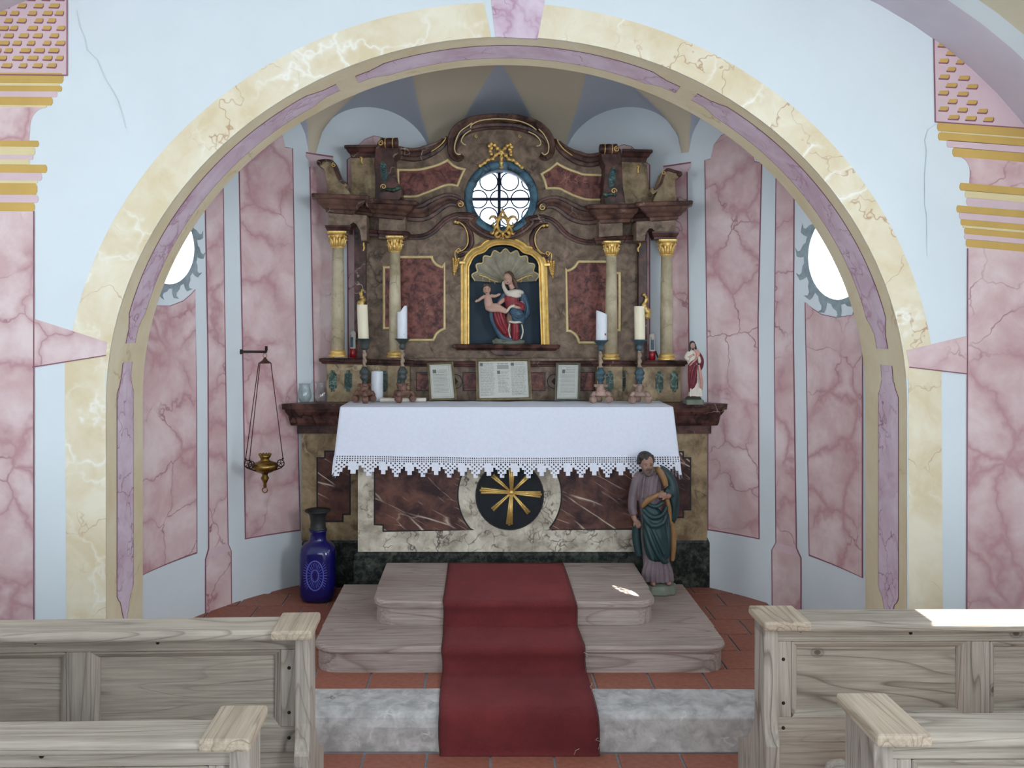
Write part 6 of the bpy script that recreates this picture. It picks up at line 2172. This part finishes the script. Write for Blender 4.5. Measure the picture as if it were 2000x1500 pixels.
# ---- votive lights on the predella ledge
for x, lab in ((689, 'red glass votive light with a pale picture wrap, left side of the altar'), (1274, 'red glass votive light with a pale picture wrap, right side of the altar')):
    zz = P(x, 711 if x < 1000 else 716, 5.06).z + 0.0365
    c = Vector((xat(x, 5.10), 5.10, zz))
    t = thing('votive_light', lab, 'votive light', c, 'votive lights')
    MB().lathe([(0.015, 0), (0.018, 0.004), (0.0185, 0.05), (0.017, 0.052)], c, 16).build('red_cup', M['redglass'], t)
    MB().lathe([(0.0165, 0.05), (0.0175, 0.054), (0.0178, 0.14), (0.016, 0.148), (0.011, 0.155), (0.002, 0.157)], c, 16).build('pale_wrap', M['paper'], t)
    MB().add([(c.x + 0.0182 * math.cos(a) * 1.0, c.y + 0.0182 * math.sin(a), c.z + h) for h in (0.06, 0.12) for a in [math.radians(-130 + 10 * q) for q in range(7)]], [(q, q + 1, q + 8, q + 7) for q in range(6)], True).build('blue_figure_print', M['robe_blue'], t, fix=False)
    MB().ell((c.x - 0.008, c.y - 0.0155, c.z + 0.128), (0.006, 0.003, 0.008)).build('printed_face', M['skin'], t)
p0 = P(1287, 714, 5.07)
p0.z = P(1274, 716, 5.06).z + 0.037
st_ = MB().tube([p0 + Vector((0, 0.0, 0.004)), p0 + Vector((-0.006, 0.02, 0.026)), p0 + Vector((-0.012, 0.04, 0.05))], [0.0035, 0.005, 0.005], 7)
tag(st_.build('lighter_stick', M['bottle_black'], None), 'thin black stick lighter leaning behind the right votive light', 'lighter')

# ================================================================== FLOOR VASE, SANCTUARY LAMP
c = Vector((xat(621, 4.83), 4.83, UZ + 0.0005))
bt = thing('blue_bottle_vase', 'cobalt blue glass bottle vase with a dark flared neck standing on the tiles', 'vase', c)
mb = MB()
rings = []


def sq(rw, h, pw=3.2, sy=0.9):
    ring = []
    for q in range(32):
        a = 2 * math.pi * q / 32
        ca, sa = math.cos(a), math.sin(a)
        ring.append((c.x + rw * math.copysign(abs(ca) ** (2 / pw), ca), c.y + rw * sy * math.copysign(abs(sa) ** (2 / pw), sa), c.z + h))
    return ring


for rw, h, pw in ((0.074, 0.0, 2.6), (0.086, 0.006, 3), (0.096, 0.03, 3.2), (0.099, 0.08, 3.2), (0.099, 0.22, 3.2), (0.098, 0.26, 3.2), (0.092, 0.29, 3), (0.074, 0.312, 2.6), (0.050, 0.325, 2.2), (0.045, 0.335, 2), (0.045, 0.372, 2), (0.050, 0.378, 2), (0.050, 0.388, 2), (0.044, 0.39, 2), (0.03, 0.392, 2)):
    rings.append(sq(rw, h, pw))
mb.rings(rings)
mb.build('bottle', M['cobalt'], bt)
rl = MB()
fy = c.y - 0.0875
for rx, rz, w in ((0.046, 0.080, 0.0034), (0.020, 0.032, 0.0028)):
    rl.sweep([(c.x + rx * math.cos(2 * math.pi * q / 32), fy, c.z + 0.155 + rz * math.sin(2 * math.pi * q / 32)) for q in range(32)], halfround(w, 0.004), closed=True)
for q in range(44):
    a = 2 * math.pi * q / 44
    for k0, k1 in ((1.08, 1.42),):
        rl.tube([(c.x + 0.046 * k0 * math.cos(a), fy + 0.0015, c.z + 0.155 + 0.080 * k0 * math.sin(a)), (c.x + 0.046 * k1 * math.cos(a), fy + 0.003, c.z + 0.155 + 0.080 * k1 * math.sin(a))], [0.0024, 0.0014], 5)
for q in range(24):
    a = 2 * math.pi * q / 24
    rl.tube([(c.x + 0.022 * math.cos(a), fy, c.z + 0.155 + 0.036 * math.sin(a)), (c.x + 0.040 * math.cos(a), fy, c.z + 0.155 + 0.070 * math.sin(a))], [0.0018, 0.0024], 5)
    if q % 2 == 0:
        rl.tube([(c.x + 0.010 * math.cos(a), fy, c.z + 0.155 + 0.016 * math.sin(a)), (c.x + 0.017 * math.cos(a), fy, c.z + 0.155 + 0.027 * math.sin(a))], [0.0016, 0.002], 5)
o = rl.build('sunburst_relief', M['cobaltlight'], bt)
o['kind'] = 'stuff'
MB().lathe([(0.046, 0.386), (0.050, 0.392), (0.043, 0.398), (0.041, 0.43), (0.046, 0.465), (0.054, 0.480), (0.072, 0.490), (0.072, 0.496), (0.052, 0.486), (0.04, 0.46), (0.001, 0.42)], c, 24).build('flared_neck', M['bottle_black'], bt)

# hanging lamp on its wall bracket
u_, z_ = ang(470, 687)
wp_ = Vector(cyl(u_, z_))
nin_ = Vector((AX - wp_.x, AY - wp_.y, 0)).normalized()
tip = P(519, 687, 4.66)
bk = thing('wall_bracket', 'dark iron wall bracket with an upturned end on the left apse wall', 'bracket', wp_)
d = (tip - wp_)
MB().tube([wp_, wp_ + d * 0.93, tip, tip + Vector((0.003, 0, 0.012)), tip + Vector((0.003, 0, 0.03))], [0.0075, 0.0075, 0.008, 0.008, 0.007], 8).build('arm', M['iron'], bk)
MB().lathe([(0.014, -0.002), (0.014, 0.002), (0.010, 0.006)], wp_ + nin_ * 0.004, 10, axis='y').build('wall_plate', M['iron'], bk)
hk_ = tip + Vector((-0.004, 0, -0.009))
s = tip.y / F
lamp = thing('sanctuary_lamp', 'brass hanging lamp on three long thin chains at the left wall', 'hanging lamp', hk_ + Vector((0, 0, -0.72)))
MB().sweep([hk_ + Vector((0.010 * math.cos(2 * math.pi * q / 16), 0, -0.012 + 0.012 * math.sin(2 * math.pi * q / 16))) for q in range(16)], halfround(0.0016, 0.003), closed=True).build('ring', M['brass'], lamp)
ctop = hk_ + Vector((0, 0, -0.022))
MB().lathe([(0.002, 0.002), (0.006, -0.002), (0.016, -0.016), (0.034, -0.028), (0.036, -0.031), (0.002, -0.031)], ctop, 12).build('canopy', M['chain'], lamp)
Xc = xat(517.5, tip.y)
cen = Vector((Xc, tip.y, 0))


def zpx(y):
    return P(0, y, tip.y).z


MB().lathe([(0.004, zpx(953)), (0.010, zpx(950)), (0.008, zpx(945)), (0.014, zpx(940)), (0.022, zpx(934)), (0.014, zpx(928)), (0.020, zpx(924)), (0.040, zpx(922)), (0.062, zpx(917)), (0.072, zpx(911)), (0.066, zpx(905)), (0.042, zpx(902)), (0.024, zpx(899)), (0.022, zpx(896)), (0.030, zpx(892)), (0.031, zpx(888)), (0.027, zpx(888)), (0.02, zpx(894)), (0.002, zpx(896))], cen, 26).build('bowl', M['brass'], lamp)
cr = MB()
for q in range(12):
    a = 2 * math.pi * q / 12
    cr.ell((cen.x + 0.030 * math.cos(a), cen.y + 0.030 * math.sin(a), zpx(887.5)), (0.006, 0.006, 0.006), None, 6, 4)
cr.build('crown_rim', M['brass'], lamp)
MB().sweep([(cen.x + 0.014 * math.cos(2 * math.pi * q / 16), cen.y, zpx(957) + 0.014 * math.sin(2 * math.pi * q / 16)) for q in range(16)], halfround(0.003, 0.003), closed=True).sweep([(cen.x + 0.014 * math.cos(2 * math.pi * q / 16), cen.y, zpx(957) + 0.014 * math.sin(2 * math.pi * q / 16)) for q in range(16)], halfround(0.003, -0.003), closed=True).build('lower_ring', M['brass'], lamp)
for q, a in enumerate((math.radians(-8), math.radians(200), math.radians(232))):
    dd = Vector((math.cos(a), math.sin(a), 0))
    oc_ = cen + dd * 0.088
    oc_.z = zpx(904)
    r_ = 0.019
    w = MB()
    w.tube([oc_ + dd * r_ * math.cos(t) + Vector((0, 0, r_ * math.sin(t))) for t in [2 * math.pi * k / 20 for k in range(21)]], 0.0028, 6)
    for k in range(5):
        t = 2 * math.pi * k / 5 + 0.3
        w.tube([oc_, oc_ + dd * r_ * 0.95 * math.cos(t) + Vector((0, 0, r_ * 0.95 * math.sin(t)))], 0.0018, 5)
    w.tube([cen + dd * 0.055 + Vector((0, 0, zpx(918))), oc_ + dd * 0.004 + Vector((0, 0, -r_ - 0.004)), oc_ + dd * r_ + Vector((0, 0, -0.008))], 0.0032, 6)
    w.ell(oc_ + dd * 0.012 + Vector((0, 0, r_ + 0.006)), (0.006, 0.006, 0.006), None, 7, 5)
    w.build('handle_wheel', M['iron'], lamp)
    MB().tube([oc_ + dd * 0.012 + Vector((0, 0, r_ + 0.010)), ctop + dd * 0.033 + Vector((0, 0, -0.030))], 0.0024, 6).build('chain', M['chain'], lamp)

# ================================================================== PEWS
def pew(name, label, ax, sg, Yf, Yb, zt_, L, capw, capY0, capY1, rot, stiles, front):
    """ax: aisle edge x; sg: +1 extends to the right; Yf..Yb: top rail, front edge nearest the camera"""
    base = Vector((ax, (Yf + Yb) / 2, 0))
    t = thing(name, label, 'pew', base, 'pews')
    X = lambda d: ax + sg * d            # distance from the aisle
    ym = (Yf + Yb) / 2

    def bx(mb, d0, d1, y0, y1, z0, z1):
        a, b = sorted((X(d0), X(d1)))
        return mb.box(a, b, y0, y1, z0, z1)
    ps = []
    # top rail with a rounded nose
    pr_ = [(Yf + 0.006, zt_ - 0.030), (Yf, zt_ - 0.022), (Yf, zt_ - 0.010), (Yf + 0.010, zt_ - 0.001), (Yb - 0.006, zt_), (Yb, zt_ - 0.008), (Yb, zt_ - 0.03)]
    ps.append(MB().rings([[(X(dd_), y, z) for y, z in pr_] for dd_ in (0.03, L)], smooth=False).build('top_rail', M['wood'], t, bevel=0.003))
    # cap of the end post
    cp = MB()
    zc = zt_ + 0.004
    bx(cp, -0.012, capw, capY0, capY1, zc - 0.026, zc)
    ps.append(cp.build('end_cap', M['woodcap'], t, bevel=0.007))
    # end post: profiled board seen from the side (y, z), flaring below
    yc0, yc1 = capY0 + 0.02, capY1 - 0.02
    ep = [(yc0 + 0.02, zc - 0.026), (yc0 + 0.022, 0.60), (yc0 + 0.018, 0.56), (yc0 + 0.008, 0.53), (yc0 + 0.002, 0.52), (yc0 + 0.002, 0.0), (yc1 + 0.16, 0.0), (yc1 + 0.16, 0.42), (yc1 + 0.06, 0.47), (yc1, 0.55), (yc1, zc - 0.026)]
    mb = MB()
    n = len(ep)
    tri = tessellate_polygon([[Vector((y, z, 0)) for y, z in ep]])
    w0, w1 = X(0.0), X(0.040)
    vs = [(w0, y, z) for y, z in ep] + [(w1, y, z) for y, z in ep]
    mb.add(vs, [tuple(q) for q in tri] + [tuple(i + n for i in reversed(q)) for q in tri] + [(i, (i + 1) % n, (i + 1) % n + n, i + n) for i in range(n)])
    ps.append(mb.build('end_post', M['woodz'], t, bevel=0.004))
    yp = ym - 0.005
    zr0 = zt_ - 0.030
    zA, zB = zt_ - 0.072, zt_ - 0.285      # panel opening
    ps.append(bx(MB(), 0.04, L, yp, yp + 0.03, zA, zr0).build('upper_rail', M['wood'], t, bevel=0.002))
    ps.append(bx(MB(), 0.04, L, yp, yp + 0.03, zB - 0.07, zB).build('lower_rail', M['wood'], t, bevel=0.002))
    ps.append(bx(MB(), 0.04, L, yp + 0.006, yp + 0.03, 0.0, zB - 0.072).build('kick_board', M['wood'], t, bevel=0.002))
    prev = 0.085
    ps.append(bx(MB(), 0.04, 0.085, yp - 0.001, yp + 0.031, zB, zA).build('stile', M['woodz'], t, bevel=0.002))
    for s0 in stiles + [L - 0.04]:
        pnl = bx(MB(), prev - 0.004, s0 + 0.004, yp + 0.016, yp + 0.024, zB - 0.004, zA + 0.004).build('panel', M['wood'], t)
        ps.append(pnl)
        # moulding round the panel
        a, b = sorted((X(prev), X(s0)))
        mp_ = [(0.0, -0.006), (0.0, 0.014), (0.006, 0.012), (0.016, 0.004), (0.020, -0.003)]
        for q0, q1, mt in (((a, zB), (b, zB), 'wood'), ((b, zA), (a, zA), 'wood'), ((b, zB), (b, zA), 'woodz'), ((a, zA), (a, zB), 'woodz')):
            MB().sweep([(q0[0], yp + 0.012, q0[1]), (q1[0], yp + 0.012, q1[1])], mp_).build('panel_moulding', M[mt], pnl)
        ps.append(bx(MB(), s0, s0 + 0.068, yp - 0.001, yp + 0.031, zB, zA).build('stile', M['woodz'], t, bevel=0.002))
        prev = s0 + 0.068
    # bench on the altar side of the back (only for rows with a seat), kneeler shelf towards the camera
    if not front:
        ps.append(bx(MB(), 0.04, L, yp + 0.03, yp + 0.33, 0.40, 0.43).build('seat', M['wood'], t, bevel=0.004))
    else:
        ps.append(bx(MB(), 0.04, L, yp - 0.12, yp + 0.004, 0.15, 0.18).build('kneeler', M['wood'], t, bevel=0.004))
    if front and sg > 0:
        kp = [(X(0.10), 0.0), (X(0.10), 0.535), (X(0.108), 0.552), (X(0.122), 0.560), (X(0.150), 0.562), (X(0.164), 0.548), (X(0.166), 0.0)]
        MB().prism(kp, 2.20, 2.26).build('kneeler_end', M['woodz'], t, bevel=0.004)
    # wooden pegs and nail heads
    for dd_, z in ((0.062, zA - 0.05), (0.062, zB + 0.04), (0.11, zA + 0.03), (0.42, zA + 0.024), (0.75, zA + 0.028), (0.062, zB - 0.03), (0.30, zB - 0.04)):
        q = MB().lathe([(0.005, 0), (0.005, -0.0015), (0.001, -0.002)], (X(dd_), yp - 0.0005, z), 8, axis='y')
        ps.append(q.build('nail', M['wick'], t))
    t.rotation_euler = (0, 0, math.radians(rot))
    return t


pew('pew', 'front left pew seen from behind, weathered panelled wood, nearest the chancel step', -0.470, -1, 2.350, 2.470, 0.862, 2.3, 0.098, 2.330, 2.492, 2.0, [0.60, 1.25], True)
pew('pew', 'front right pew with sun falling on its top rail, beside the chancel step', 0.786, 1, 2.395, 2.512, 0.868, 1.7, 0.118, 2.382, 2.532, 0.0, [0.575, 1.2], True)
pew('pew', 'second row left pew with a broad slanted end cap, cut by the lower frame edge', -0.472, -1, 1.728, 1.828, 0.862, 2.3, 0.090, 1.722, 1.885, 1.2, [0.60, 1.25], False)
pew('pew', 'second row right pew with blue-grey worn back, cut by the lower frame edge', 0.800, 1, 1.745, 1.850, 0.865, 1.7, 0.100, 1.735, 1.940, 0.0, [0.575, 1.2], False)
